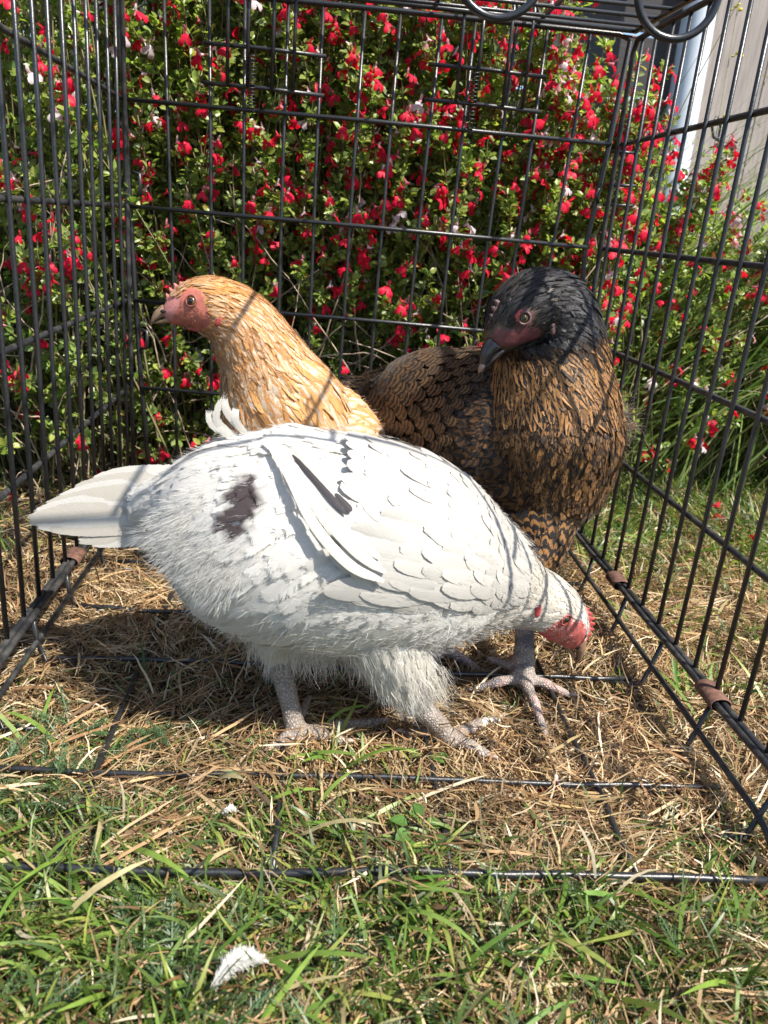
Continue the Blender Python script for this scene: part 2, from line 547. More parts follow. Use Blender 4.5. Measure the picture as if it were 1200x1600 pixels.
FT = np.array([0, .10, .25, .42, .60, .76, .89, 1.0])
FWD = np.array([.30, .62, .88, 1.0, .98, .84, .58, .16])
def feathers(loft, u0, v0, L, Wd, c1, c2, h0=.0008, lift=.10, droop=0., yaw=0., curl=0., twist=.25, arch=.22, down=1, prof=FWD, jit_h=.0012, away=None):
    """feathers lying back along the loft; arrays of equal length; returns V,F,attrs,uv"""
    n = len(u0); k = len(FT)
    L = np.broadcast_to(L, (n,)); Wd = np.broadcast_to(Wd, (n,)); yaw = np.broadcast_to(yaw, (n,)); h0 = np.broadcast_to(h0, (n,))
    lift = np.broadcast_to(lift, (n,)); curl = np.broadcast_to(curl, (n,)); droop = np.broadcast_to(droop, (n,))
    t = FT[None, :]
    lu = loft.q(loft.len, u0)
    ra = np.maximum(loft.q(loft.a, u0), .006)
    uu = u0[:, None] - down * t * (L / lu)[:, None] * np.cos(yaw)[:, None]
    vv = v0[:, None] + t * (L / ra)[:, None] * np.sin(yaw)[:, None] + (droop[:, None] * np.sin(v0)[:, None]) * t
    over = np.maximum(0, -uu)
    C = loft.S(uu, vv); Nn = loft.nor(np.clip(uu, .03, loft.n - 1.03), vv)
    # past the end of the loft: carry straight on
    C = C - loft.T[0] * (over * loft.len[0])[..., None]
    Tg = nrm(np.gradient(C, axis=1))
    Nn = nrm(Nn - Tg * np.sum(Nn * Tg, -1, keepdims=True))
    A = nrm(np.cross(Tg, Nn))
    tw = np.asarray(rng.normal(0, 1, n) * twist)[:, None, None] * t[..., None]
    A2 = A * np.cos(tw) + Nn * np.sin(tw); N2 = Nn * np.cos(tw) - A * np.sin(tw)
    hh = (h0 + rng.uniform(0, jit_h, n))[:, None] + (lift * L)[:, None] * t ** 1.3 + (curl * L)[:, None] * t ** 3
    C = C + Nn * hh[..., None]
    w = (Wd[:, None] * prof[None, :])[..., None]
    ar = (arch * w)
    Vt = np.stack([C - A2 * w - N2 * ar, C, C + A2 * w - N2 * ar], 2)      # n,k,3,3
    V = Vt.reshape(-1, 3)
    base = (np.arange(n) * k * 3)[:, None, None]
    r = np.arange(k - 1)[None, :, None] * 3; c = np.arange(2)[None, None, :]
    i0 = base + r + c
    F = np.stack([i0, i0 + 1, i0 + 4, i0 + 3], -1).reshape(-1, 4)
    uv = np.stack(np.broadcast_arrays(np.array([0, .5, 1.])[None, None, :], np.broadcast_to(FT[None, :, None], (n, k, 3))), -1).reshape(-1, 2)
    rep = k * 3
    at_ = {'Col': np.repeat(np.c_[c1, np.ones(n)], rep, 0), 'Tip': np.repeat(np.c_[c2, np.ones(n)], rep, 0),
           'rnd': np.repeat(rng.random(n), rep), 'len': np.repeat(L / .03, rep)}
    return V, F, at_, uv

def merge_f(lst):
    V, F, A, U = [], [], {}, []
    o = 0
    for v, f, a, u in lst:
        V.append(v); F.append(f + o); U.append(u); o += len(v)
        for k in a: A.setdefault(k, []).append(a[k])
    return np.concatenate(V), np.concatenate(F), {k: np.concatenate(x) for k, x in A.items()}, np.concatenate(U)

def feather_obj(name, lst, mat, parent, kind='stuff'):
    V, F, A, U = merge_f(lst)
    V = V - np.array(parent_loc(parent))
    o = link(name, mesh_np(name, V, F, True, A, U), mat, parent)
    if kind: o['kind'] = kind
    return o

def parent_loc(p):
    l = Vector((0, 0, 0))
    while p is not None:
        l = l + p.location; p = p.parent
    return l

def strands(P, D, L, r, col, bend=.4):
    """thin tapering two-sided barbs, root P direction D"""
    n = len(P); t = np.array([0, .35, .7, 1.0])
    side_ = nrm(np.cross(D, rng.normal(0, 1, (n, 3)))); b = nrm(np.cross(D, side_))
    C = P[:, None] + D[:, None] * (L[:, None] * t)[..., None] + b[:, None] * (bend * L[:, None] * t ** 2)[..., None]
    w = (r[:, None] * np.array([1, .8, .5, .1])[None])[..., None]
    V = np.stack([C - side_[:, None] * w, C + side_[:, None] * w], 2).reshape(-1, 3)
    base = (np.arange(n) * 8)[:, None]; r_ = np.arange(3)[None] * 2
    i0 = base + r_
    F = np.stack([i0, i0 + 1, i0 + 3, i0 + 2], -1).reshape(-1, 4)
    uv = np.zeros((len(V), 2)) + .5
    A = {'Col': np.repeat(np.c_[col, np.ones(n)], 8, 0), 'Tip': np.repeat(np.c_[col, np.ones(n)], 8, 0), 'rnd': np.repeat(rng.random(n), 8), 'len': np.ones(len(V))}
    return V, F, A, uv

def feather_mat(name, mode, trans=.25, rough=.55, fray=.35, sheen=.2, spec=.25):
    m, nt, N, L, P = new_mat(name)
    uv = N.new('ShaderNodeUVMap').outputs[0]
    sep = N.new('ShaderNodeSeparateXYZ'); L.new(uv, sep.inputs[0]); x, y = sep.outputs[0], sep.outputs[1]
    ax = mathn(nt, 'MULTIPLY', mathn(nt, 'ABSOLUTE', mathn(nt, 'SUBTRACT', x, .5)), 2.0)
    c1 = N.new('ShaderNodeAttribute'); c1.attribute_name = 'Col'
    c2 = N.new('ShaderNodeAttribute'); c2.attribute_name = 'Tip'
    rn = N.new('ShaderNodeAttribute'); rn.attribute_name = 'rnd'
    ln = N.new('ShaderNodeAttribute'); ln.attribute_name = 'len'
    # coordinate along a barb: barbs leave the shaft at an angle
    bc = mathn(nt, 'SUBTRACT', mathn(nt, 'MULTIPLY', y, ln.outputs['Fac']), mathn(nt, 'MULTIPLY', ax, .28))
    off = mathn(nt, 'MULTIPLY', rn.outputs['Fac'], 91.0)
    comb = N.new('ShaderNodeCombineXYZ'); L.new(mathn(nt, 'MULTIPLY', bc, 75.0), comb.inputs[0]); L.new(mathn(nt, 'MULTIPLY', ax, 1.6), comb.inputs[1]); L.new(off, comb.inputs[2])
    barb = noise(nt, 1.0, 2, .5, comb.outputs[0]).outputs[0]
    comb2 = N.new('ShaderNodeCombineXYZ'); L.new(mathn(nt, 'MULTIPLY', bc, 12.0 if mode == 'spot' else 7.0), comb2.inputs[0]); L.new(mathn(nt, 'MULTIPLY', ax, .9), comb2.inputs[1]); L.new(off, comb2.inputs[2])
    clump = noise(nt, 1.0, 3, .6, comb2.outputs[0]).outputs[0]
    if mode == 'white':
        f = mathn(nt, 'MULTIPLY', mathn(nt, 'MULTIPLY', y, y), 1.0)
        col = mixc(nt, f, c1.outputs['Color'], c2.outputs['Color'])
    elif mode == 'buff':
        # orange web, paler shaft streak and lacing
        f = mathn(nt, 'ADD', mathn(nt, 'MULTIPLY', mathn(nt, 'SUBTRACT', clump, .5), 1.6), mathn(nt, 'SUBTRACT', .95, mathn(nt, 'MULTIPLY', ax, 1.5)), clamp=True)
        f = mathn(nt, 'MULTIPLY', mathn(nt, 'SUBTRACT', f, .25), 2.2, clamp=True)
        f = mathn(nt, 'MULTIPLY', f, mathn(nt, 'MULTIPLY', mathn(nt, 'SUBTRACT', 1.05, y), 2.5, clamp=True), clamp=True)
        col = mixc(nt, f, c1.outputs['Color'], c2.outputs['Color'])
    elif mode == 'hackle':
        f = mathn(nt, 'ADD', mathn(nt, 'MULTIPLY', mathn(nt, 'SUBTRACT', clump, .5), 3.2), mathn(nt, 'SUBTRACT', 1.05, mathn(nt, 'MULTIPLY', ax, 2.3)))
        f = mathn(nt, 'GREATER_THAN', f, .42)
        col = mixc(nt, f, c1.outputs['Color'], c2.outputs['Color'])
    elif mode == 'spot':
        f = mathn(nt, 'ADD', mathn(nt, 'MULTIPLY', mathn(nt, 'SUBTRACT', clump, .5), 3.0), mathn(nt, 'MULTIPLY', mathn(nt, 'SUBTRACT', barb, .5), .8))
        f = mathn(nt, 'GREATER_THAN', mathn(nt, 'ADD', f, mathn(nt, 'MULTIPLY', mathn(nt, 'SUBTRACT', rn.outputs['Fac'], .5), .5)), .02)
        col = mixc(nt, f, c1.outputs['Color'], c2.outputs['Color'])
    else:   # pencilled: dark bars following the feather's outline
        d = mathn(nt, 'SUBTRACT', mathn(nt, 'MULTIPLY', y, 1.0), mathn(nt, 'MULTIPLY', mathn(nt, 'MULTIPLY', ax, ax), .33))
        d = mathn(nt, 'ADD', d, mathn(nt, 'MULTIPLY', mathn(nt, 'SUBTRACT', clump, .5), .42))
        s_ = mathn(nt, 'SINE', mathn(nt, 'ADD', mathn(nt, 'MULTIPLY', d, 24.0 if mode == 'fine' else 12.5), off))
        f = mathn(nt, 'GREATER_THAN', mathn(nt, 'ADD', s_, mathn(nt, 'MULTIPLY', mathn(nt, 'SUBTRACT', barb, .5), 1.6)), -.12)
        col = mixc(nt, f, c1.outputs['Color'], c2.outputs['Color'])
    col = mixc(nt, .55 if mode != 'white' else .16, col, ramp(nt, barb, [(.3, (.45,) * 3), (.65, (1.25,) * 3)]).outputs[0], 'MULTIPLY')
    L.new(col, P.inputs['Base Color'])
    P.inputs['Roughness'].default_value = rough; P.inputs['Specular IOR Level'].default_value = spec
    P.inputs['Sheen Weight'].default_value = sheen; P.inputs['Sheen Roughness'].default_value = .4
    shaft = mathn(nt, 'LESS_THAN', ax, .07)
    hgt = mathn(nt, 'ADD', barb, mathn(nt, 'MULTIPLY', shaft, .5))
    bump(nt, hgt, .35, .0007, P.inputs['Normal'])
    t = N.new('ShaderNodeBsdfTranslucent'); L.new(col, t.inputs['Color'])
    mx = N.new('ShaderNodeMixShader'); mx.inputs[0].default_value = trans
    L.new(P.outputs[0], mx.inputs[1]); L.new(t.outputs[0], mx.inputs[2])
    # frayed outline: gaps between barbs near the edge
    edge = mathn(nt, 'ADD', mathn(nt, 'MULTIPLY', barb, .5), mathn(nt, 'MULTIPLY', clump, .5))
    lim = mathn(nt, 'SUBTRACT', 1.02, mathn(nt, 'MULTIPLY', mathn(nt, 'SUBTRACT', 1.0, edge), fray * 1.9))
    cut = mathn(nt, 'LESS_THAN', mathn(nt, 'MAXIMUM', ax, mathn(nt, 'MULTIPLY', mathn(nt, 'POWER', y, 3.0), .97)), lim)
    tr = N.new('ShaderNodeBsdfTransparent')
    m2 = N.new('ShaderNodeMixShader'); L.new(cut, m2.inputs[0]); L.new(tr.outputs[0], m2.inputs[1]); L.new(mx.outputs[0], m2.inputs[2])
    L.new(m2.outputs[0], N['Material Output'].inputs['Surface'])
    return m

def skin_mat(name):
    """body surface: down colour, bare face and scaly legs by the region attribute (r = face, g = leg)"""
    m, nt, N, L, P = new_mat(name)
    co = objco(nt)
    c = N.new('ShaderNodeAttribute'); c.attribute_name = 'Col'
    rg = N.new('ShaderNodeAttribute'); rg.attribute_name = 'Reg'
    sep = N.new('ShaderNodeSeparateColor'); L.new(rg.outputs['Color'], sep.inputs[0])
    vo = N.new('ShaderNodeTexVoronoi'); vo.feature = 'DISTANCE_TO_EDGE'; vo.inputs['Scale'].default_value = 420
    mp = N.new('ShaderNodeMapping'); mp.inputs['Scale'].default_value = (1, 1, .85); L.new(co, mp.inputs[0]); L.new(mp.outputs[0], vo.inputs['Vector'])
    sc_ = ramp(nt, vo.outputs['Distance'], [(.0, (.35,) * 3), (.2, (1.2,) * 3)])
    n = noise(nt, 900, 4, .6, co); n2 = noise(nt, 120, 4, .6, co)
    col = mixc(nt, .5, c.outputs['Color'], ramp(nt, n2.outputs[0], [(.3, (.6,) * 3), (.7, (1.3,) * 3)]).outputs[0], 'MULTIPLY')
    col = mixc(nt, mathn(nt, 'MULTIPLY', sep.outputs[1], .8), col, mixc(nt, 1.0, col, sc_.outputs[0], 'MULTIPLY'))
    L.new(col, P.inputs['Base Color'])
    P.inputs['Roughness'].default_value = .55
    P.inputs['Subsurface Weight'].default_value = .12
    P.inputs['Subsurface Radius'].default_value = (.004, .0012, .0008)
    h = mathn(nt, 'ADD', mathn(nt, 'MULTIPLY', n.outputs[0], .35), mathn(nt, 'MULTIPLY', mathn(nt, 'MULTIPLY', vo.outputs['Distance'], sep.outputs[1]), 2.2))
    h = mathn(nt, 'ADD', h, mathn(nt, 'MULTIPLY', mathn(nt, 'MULTIPLY', n2.outputs[0], sep.outputs[0]), .8))
    bump(nt, h, .7, .0012, P.inputs['Normal'])
    return m
M_skin = skin_mat('hen_skin')
M_comb = simple('comb_red', (.50, .075, .07), .45, (.34, .04, .045), 500, .4)
M_comb.node_tree.nodes['Principled BSDF'].inputs['Subsurface Weight'].default_value = .3
M_comb.node_tree.nodes['Principled BSDF'].inputs['Subsurface Radius'].default_value = (.006, .0015, .001)
M_comb_dark = simple('comb_dusky', (.13, .065, .06), .5, (.05, .03, .03), 500, .4)
M_comb_pale = simple('comb_pale', (.55, .22, .16), .5, (.4, .12, .1), 500, .4)
M_beak_horn = simple('beak_horn', (.30, .20, .13), .35, (.16, .09, .06), 260, .15)
M_beak_yel = simple('beak_pale_yellow', (.40, .28, .15), .35, (.24, .14, .07), 260, .15)
M_beak_blk = simple('beak_dark', (.028, .024, .024), .3, (.015, .013, .013), 260, .1)
M_beak_tip = simple('beak_tip', (.30, .19, .14), .35, (.2, .12, .09), 260, .1)
M_nostril = simple('nostril', (.03, .012, .012), .6)
M_claw = simple('claw_horn', (.42, .33, .27), .35, (.24, .18, .15), 400, .1)
M_lobe = simple('ear_lobe_red', (.46, .07, .07), .5, (.3, .04, .045), 700, .4)
M_lid = simple('eyelid_red', (.36, .07, .06), .6, (.25, .04, .04), 700, .4)
M_iris = simple('iris_amber', (.20, .10, .03), .1, (.10, .045, .015), 900, 0, spec=.9)
M_iris_g = simple('iris_olive', (.16, .13, .05), .1, (.08, .06, .02), 900, 0, spec=.9)
M_pupil = simple('pupil', (.004, .004, .004), .04, (.003, .003, .003), 10, 0, spec=1.0)

def ellipsoid_geo(c, R, nu=14, nv=10):
    """c centre, R 3x3 rows = semi-axes vectors"""
    c = np.array(c); R = np.array(R); V = [c + R[2]]; F = []
    for i in range(1, nv):
        th = PI * i / nv
        for k in range(nu):
            a = 2 * PI * k / nu
            V.append(c + R[0] * math.sin(th) * math.cos(a) + R[1] * math.sin(th) * math.sin(a) + R[2] * math.cos(th))
    V.append(c - R[2])
    for k in range(nu): F.append((0, 1 + k, 1 + (k + 1) % nu))
    for i in range(nv - 2):
        for k in range(nu):
            a = 1 + i * nu; b = a + nu
            F.append((a + k, b + k, b + (k + 1) % nu, a + (k + 1) % nu))
    l = len(V) - 1; a = 1 + (nv - 2) * nu
    for k in range(nu): F.append((l, a + (k + 1) % nu, a + k))
    return V, F

class Hen:
    def __init__(s, name, label, base):
        s.root = empty('hen', tuple(base)); tag(s.root, label, 'hen', 'hens in the wire crate')
        s.off = np.array(base, float)
    def part(s, name, V, F, mat, parent=None, smooth=True):
        V = [np.array(v) - s.off for v in V]
        return link(name, mesh_py(name, V, F, smooth), mat, parent or s.root)
    def eye(s, c, n, r, iris):
        """eyeball, dark pupil and lid ring; c on the surface, n outward"""
        n = nrm(np.array(n, float)); a = nrm(np.cross(n, [0.1, .2, 1])); b = np.cross(n, a)
        c = np.array(c, float) - n * r * .45
        V, F = ellipsoid_geo(c, [a * r, b * r, n * r]); e = s.part('eye', V, F, iris)
        V, F = ellipsoid_geo(c + n * r * .78, [a * r * .56, b * r * .56, n * r * .30]); s.part('pupil', V, F, M_pupil, e)
        return c, a, b, n

def toe_path(A, B, lift, n=7):
    A = np.array(A, float); B = np.array(B, float)
    return [A + (B - A) * t + np.array([0, 0, lift * math.sin(PI * min(1, t * 1.15))]) for t in np.linspace(0, 1, n)]

def claw_geo(B, d, L=.010, r=.0023):
    d = nrm(np.array([d[0], d[1], 0.0])); B = np.array(B)
    pts = [B - d * .002, B + d * L * .35 + np.array([0, 0, .0012]), B + d * L * .7 + np.array([0, 0, .0002]), B + d * L + np.array([0, 0, -.0025])]
    return tube_geo(pts, [r, r * .85, r * .5, .0003], 8)

def leg_geo(hock, ankle, toes, r1=.0095, r2=.0068, rh=.0105):
    """shank from hock to ankle, then toes; every toe (x,y) tip"""
    hock = np.array(hock, float); ankle = np.array(ankle, float); g = []
    pts = [hock, hock * .7 + ankle * .3, hock * .35 + ankle * .65, ankle * .92 + hock * .08, ankle + np.array([0, 0, -.003])]
    g.append(tube_geo(pts, [rh, r1, r2 * 1.06, r2 * 1.15, r2 * 1.1], 12))
    claws = []
    for k, (tx, ty) in enumerate(toes):
        z = float(gh(tx, ty)) + .0095
        B = np.array([tx, ty, z]); A = ankle + np.array([0, 0, -.002])
        P = toe_path(A, B, .003)
        m = len(P)
        rr = [.0066, .0060, .0052, .0054, .0045, .0047, .0036]
        rr = [q + .0004 * math.sin(i * 2.6) for i, q in enumerate(rr)]
        g.append(tube_geo(P, rr, 10))
        claws.append((B, B - A))
    g.append(ellipsoid_geo(ankle - np.array([0, 0, .002]), [[.0095, 0, 0], [0, .0095, 0], [0, 0, .0065]]))
    return g, claws

def add_claws(h, claws, mat=None):
    for B, d in claws:
        V, F = claw_geo(B, d); h.part('claw', V, F, mat or M_claw)

def dist_seg(P, A, B):
    A = np.array(A); B = np.array(B); d = B - A
    t = np.clip(((P - A) @ d) / (d @ d), 0, 1)
    return np.linalg.norm(P - (A + t[:, None] * d), axis=1)

def sec(px, py, Y, side_, rt, rb, up=(0, 0, 1)):
    """loft section whose centre shows at (px, py); radii in photograph pixels at that depth"""
    c = at(px, py, Y); k = psize(c)
    return (tuple(c), side_ * k, rt * k, rb * k, up)

def beak_geo(base, tip, up, w, hgt, hook=.15, lower=True):
    """upper mandible curving to its tip and the lower one under it"""
    base = np.array(base, float); tip = np.array(tip, float); d = tip - base; Lb = np.linalg.norm(d); d = d / Lb
    up = np.array(up, float); up = nrm(up - d * (up @ d)); sd_ = np.cross(d, up)
    def shell(h_up, h_dn, dz0, Lr, hk, n=12):
        V, F = [], []
        ts = np.linspace(0, 1, 9)
        for t in ts:
            c = base + d * Lb * Lr * t + up * (dz0 * (1 - t) - hk * Lb * t ** 3 + .10 * Lb * math.sin(PI * t) * (1 if h_up > h_dn else .0))
            ww = w * (1 - t) ** .62 + .0003; hu = h_up * (1 - t) ** .7 + .0003; hd = h_dn * (1 - t) ** .7 + .0002
            for k in range(n):
                a = 2 * PI * k / n; ca, sa = math.cos(a), math.sin(a)
                V.append(c + sd_ * ww * sa + up * ((hu if ca > 0 else hd) * ca))
        m = len(ts)
        for i in range(m - 1):
            for k in range(n): F.append((i * n + k, i * n + (k + 1) % n, (i + 1) * n + (k + 1) % n, (i + 1) * n + k))
        F.append(tuple(range(n))[::-1]); F.append(tuple(range((m - 1) * n, m * n)))
        return V, F
    U = shell(hgt, hgt * .30, hgt * .05, 1.0, hook)
    Lo = shell(hgt * .22, hgt * .5, -hgt * .42, .84, hook * .35)
    return U, Lo

def comb_geo(path, hs, th, outd, bury=.003):
    """toothed comb: base path on the crown, heights, thickness; outd outward direction"""
    path = np.array(path); n = len(path); outd = nrm(np.array(outd, float))
    V, F = [], []
    for i in range(n):
        T = path[min(i + 1, n - 1)] - path[max(i - 1, 0)]; T = T / np.linalg.norm(T)
        s_ = nrm(np.cross(T, outd))
        h = hs[i]
        for f, w in ((-bury, 1.0), (h * .35, .8), (h * .75, .5)):
            o = outd * (f if f < 0 else f)
            V.append(path[i] + o + s_ * th * w); V.append(path[i] + o - s_ * th * w)
        V.append(path[i] + outd * h)
    for i in range(n - 1):
        a, b = i * 7, (i + 1) * 7
        F += [(a, b, b + 2, a + 2), (a + 2, b + 2, b + 4, a + 4), (a + 4, b + 4, b + 6, a + 6),
              (a + 1, a + 3, b + 3, b + 1), (a + 3, a + 5, b + 5, b + 3), (a + 5, a + 6, b + 6, b + 5), (a, a + 1, b + 1, b)]
    F += [(0, 2, 4, 6, 5, 3, 1), tuple(j + (n - 1) * 7 for j in (1, 3, 5, 6, 4, 2, 0))]
    return V, F

def srand(n, a, b): return rng.uniform(a, b, n)
def grid_uv(u0, u1, v0, v1, rows, cols, jitter=.35):
    """staggered rows of root points over a patch of the loft"""
    U, V_ = [], []
    for r in range(rows):
        u = u0 + (u1 - u0) * (r + .5) / rows
        k = np.arange(cols); v = v0 + (v1 - v0) * (k + (.5 if r % 2 else 0.0) + .25) / cols
        U.append(np.full(cols, u) + rng.normal(0, jitter * abs(u1 - u0) / rows, cols)); V_.append(v + rng.normal(0, jitter * abs(v1 - v0) / cols, cols))
    return np.concatenate(U), np.concatenate(V_)

def ray_hit(bvh, px, py):
    best = None
    for r in range(0, 60, 2):
        for a in range(0, 12 if r else 1):
            x = px + r * math.cos(a * PI / 6); y = py + r * math.sin(a * PI / 6)
            d = CF + CR * (x - 600) / FPX - CU * (y - 800) / FPX
            h = bvh.ray_cast(Vector(CAM), Vector(d).normalized())
            if h[0] is not None:
                if r > 3: print('RAY off', px, py, r)
                return np.array(h[0]), np.array(h[1])
    raise ValueError('no hit %s %s' % (px, py))

# ============================ white hen
FTH_W = feather_mat('white_plumage', 'white', .38, .6, .55, .25)
def white_hen():
    base = at_z(600, 1150, 0.0)
    h = Hen('hen', 'white hen with a dark blotch on her rump, beak down at the grass', base)
    u_ = (0, -.12, 1)
    secs = [sec(222, 792, -.435, 22, 26, 26, u_), sec(262, 790, -.44, 50, 50, 62, u_), sec(325, 805, -.45, 110, 122, 135, u_),
            sec(410, 832, -.46, 160, 166, 158, u_), sec(515, 846, -.465, 168, 166, 168, u_), sec(615, 866, -.465, 156, 156, 150, u_),
            sec(700, 888, -.455, 122, 122, 118, u_), sec(765, 905, -.445, 78, 80, 82, (.3, -.1, 1)), sec(812, 926, -.43, 56, 54, 53, (.5, -.05, .9)),
            sec(852, 943, -.42, 46, 46, 42, (.7, 0, .7)), sec(878, 966, -.412, 40, 40, 37, (.85, 0, .5)), sec(893, 990, -.405, 27, 27, 26, (.9, 0, .4)), sec(901, 1006, -.402, 12, 12, 14, (.95, 0, .3))]
    lf = Loft(secs)
    k = psize(at(600, 900, -.46))
    # thighs
    t1 = Loft([sec(585, 960, -.50, 70, 75, 75, (1, 0, 0)), sec(612, 1010, -.505, 54, 60, 60, (1, 0, 0)), sec(628, 1050, -.505, 44, 46, 50, (1, 0, 0)), sec(642, 1088, -.503, 22, 23, 23, (1, 0, 0)), sec(655, 1105, -.50, 14, 14, 14, (1, 0, 0))])
    t2 = Loft([sec(440, 940, -.46, 70, 70, 70, (1, 0, 0)), sec(436, 985, -.465, 44, 44, 44, (1, 0, 0)), sec(434, 1022, -.468, 24, 24, 24, (1, 0, 0)), sec(437, 1040, -.47, 17, 17, 17, (1, 0, 0))])
    A1 = at_z(702, 1152, .010); A2 = at_z(464, 1146, .012)
    def g2(px, py): q = at_z(px, py, .006); return (q[0], q[1])
    g_1, cl1 = leg_geo(at(650, 1098, -.50), A1, [g2(768, 1176), g2(785, 1113), g2(632, 1146)], .0088, .0072, .0105)
    g_1.append(tube_geo([A1 + np.array([-.004, .004, .010]), at_z(678, 1105, .020)], [.0045, .0025], 8))
    g_2, cl2 = leg_geo(at(436, 1030, -.47), A2, [g2(596, 1127), g2(424, 1172), g2(540, 1165)], .0092, .0075, .0105)
    g_2.append(tube_geo([A2 + np.array([0, .006, .006]), at_z(484, 1088, .010)], [.0045, .003], 8))
    me = skin_mesh('body', [lf.geo(90, 40), t1.geo(), t2.geo()] + g_1 + g_2, .0019, None, None, 5)
    P = verts_np(me)
    body_bvh = BVHTree.FromPolygons([tuple(v) for v in P], [tuple(p.vertices) for p in me.polygons])
    # regions: legs and face
    ud = np.full(len(P), 9.0)
    leg = (P[:, 2] < .062) & (dist_seg(P, at(650, 1098, -.50), A1) < .022) | (P[:, 2] < .022) & (P[:, 0] < .40)
    leg |= dist_seg(P, at(436, 1036, -.47), A2) < .013
    eye_c, eye_n = ray_hit(body_bvh, 885, 966)
    fd = np.linalg.norm(P - at(884, 975, -.425), axis=1)
    def bare_uv(u, v):
        w_ = np.abs(((v + PI) % (2 * PI)) - PI)
        return (((u - 10.45) / 1.55) ** 2 + ((w_ - .58 * PI) / (.30 * PI)) ** 2 < 1) | ((u > 11.3) & (w_ > .36 * PI))
    gu, gv = np.meshgrid(np.linspace(8.6, 12, 40), np.linspace(0, 2 * PI, 48, endpoint=False), indexing='ij')
    gS = lf.S(gu.ravel(), gv.ravel()); near = np.where(fd < .05)[0]
    nn_ = np.argmin(((P[near][:, None] - gS[None]) ** 2).sum(-1), 1)
    jitv = (vnoise(P[near][:, 0], P[near][:, 2], 420, 9) - .5) * .25
    face = np.zeros(len(P), bool); face[near] = bare_uv(gu.ravel()[nn_] + jitv, gv.ravel()[nn_] + jitv) & (fd[near] < .045)
    lobe1 = np.linalg.norm(P - ray_hit(body_bvh, 839, 955)[0], axis=1) < .006
    cols = np.tile([.66, .63, .57], (len(P), 1)); reg = np.zeros((len(P), 4)); reg[:, 3] = 1
    nzw = vnoise(P[:, 0], P[:, 2] + P[:, 1], 300, 6)[:, None] * .8 + .6
    cols[face] = (np.array([.40, .095, .085]) * nzw)[face]; reg[face, 0] = 1
    cols[lobe1] = [.55, .10, .10]
    cols[leg] = [.26, .215, .18]; reg[leg, 1] = 1
    band = leg & (P[:, 0] > .30) & (vnoise(P[:, 0], P[:, 2], 120, 3) > .62)
    cols[band] = [.40, .34, .30]
    bary_attr(me, 'Col', np.c_[cols, np.ones(len(P))]); bary_attr(me, 'Reg', reg)
    me.transform(Matrix.Translation(-Vector(base)))
    link('body', me, M_skin, h.root)
    add_claws(h, cl1 + cl2)
    # ---- plumage
    spots = [(ray_hit(body_bvh, 380, 785)[0], .0125), (ray_hit(body_bvh, 368, 812)[0], .0115), (ray_hit(body_bvh, 348, 748)[0], .0045), (ray_hit(body_bvh, 358, 740)[0], .004), (ray_hit(body_bvh, 347, 888)[0], .0045)]
    def colour(Pr, n, basec=(.72, .70, .66), var=.02):
        c = np.array(basec) * (1 + rng.normal(0, var, (n, 1))); c = np.clip(c, 0, .86)
        return c
    def layer(u, v, L, Wd, lift=.10, droop=.25, h0=.001, **kw):
        n = len(u); c = colour(u, n)
        c2 = np.clip(c * 1.03, 0, .88)
        V, F, A, U = feathers(lf, u, v, L, Wd, c, c2, h0, lift, droop, rng.normal(0, .16, n), **kw)
        nz = np.repeat(rng.normal(0, .0022, n), 24)
        for sp, r in spots:
            q = (V - sp) * np.array([1.0, .8, .72])
            m_ = np.linalg.norm(q, axis=1) + nz < r
            A['Col'][m_, :3] = [.085, .066, .068]; A['Tip'][m_, :3] = [.085, .066, .068]
        return V, F, A, U
    lst = []
    # rump, belly and flanks: loose downy feathers
    u, v = grid_uv(.6, 6.6, 0, 2 * PI, 44, 60, .6)
    n = len(u)
    L = srand(n, .020, .036) * np.clip(.7 + .1 * u, .7, 1.0); lst.append(layer(u, v, L, L * srand(n, .28, .42), .07, .40, .0004, twist=.22, jit_h=.0018, arch=.10))
    # fine neck and head feathers
    for (a, b, rows, cols_, l0, l1) in ((6.0, 8.4, 20, 40, .018, .026), (7.9, 9.8, 18, 34, .010, .015), (9.4, 11.0, 15, 30, .0045, .0075)):
        u, v = grid_uv(a, b, 0, 2 * PI, rows, cols_, .5)
        S_ = lf.S(u, v)
        bare = bare_uv(u, v) | (u > 11.6)
        el = np.linalg.norm(S_ - ray_hit(body_bvh, 839, 955)[0], axis=1) < .0055
        keep = ~(bare | el); u, v = u[keep], v[keep]; n = len(u)
        L = srand(n, l0, l1); c = colour(u, n, (.60, .56, .49))
        lst.append(feathers(lf, u, v, L, L * srand(n, .16, .24), c, c, .0003, .06, .1, rng.normal(0, .15, n), twist=.15, jit_h=.0006))
    feather_obj('plumage', lst, FTH_W, h.root)
    # thigh feathers
    lst = []
    for T_, rows in ((t1, 15), (t2, 9)):
        u, v = grid_uv(.2, 3.1, 0, 2 * PI, rows, 26, .5)
        n = len(u); L = srand(n, .016, .026); c = colour(u, n, (.59, .56, .495))
        lst.append(feathers(T_, u, v, L, L * .24, c, c, .0004, .06, 0, rng.normal(0, .15, n), down=-1, twist=.3))
    feather_obj('thigh_plumage', lst, FTH_W, h.root)
    # fluff: long soft barbs along the belly edge, flank and behind the thighs
    n = 1800
    u = srand(n, 1.2, 6.0); v = srand(n, .35 * PI, .95 * PI)
    P0 = lf.S(u, v); N0 = lf.nor(u, v); T0 = -lf.q(lf.T, u)
    D = nrm(T0 * .55 + N0 * srand(n, .0, .18)[:, None] + np.array([.1, 0, -.55]) + rng.normal(0, .14, (n, 3)))
    L = srand(n, .005, .011)
    c = np.tile([.80, .785, .75], (n, 1))
    l2 = [strands(P0 + N0 * .0025, D, L, srand(n, .00010, .0002), c, .15)]
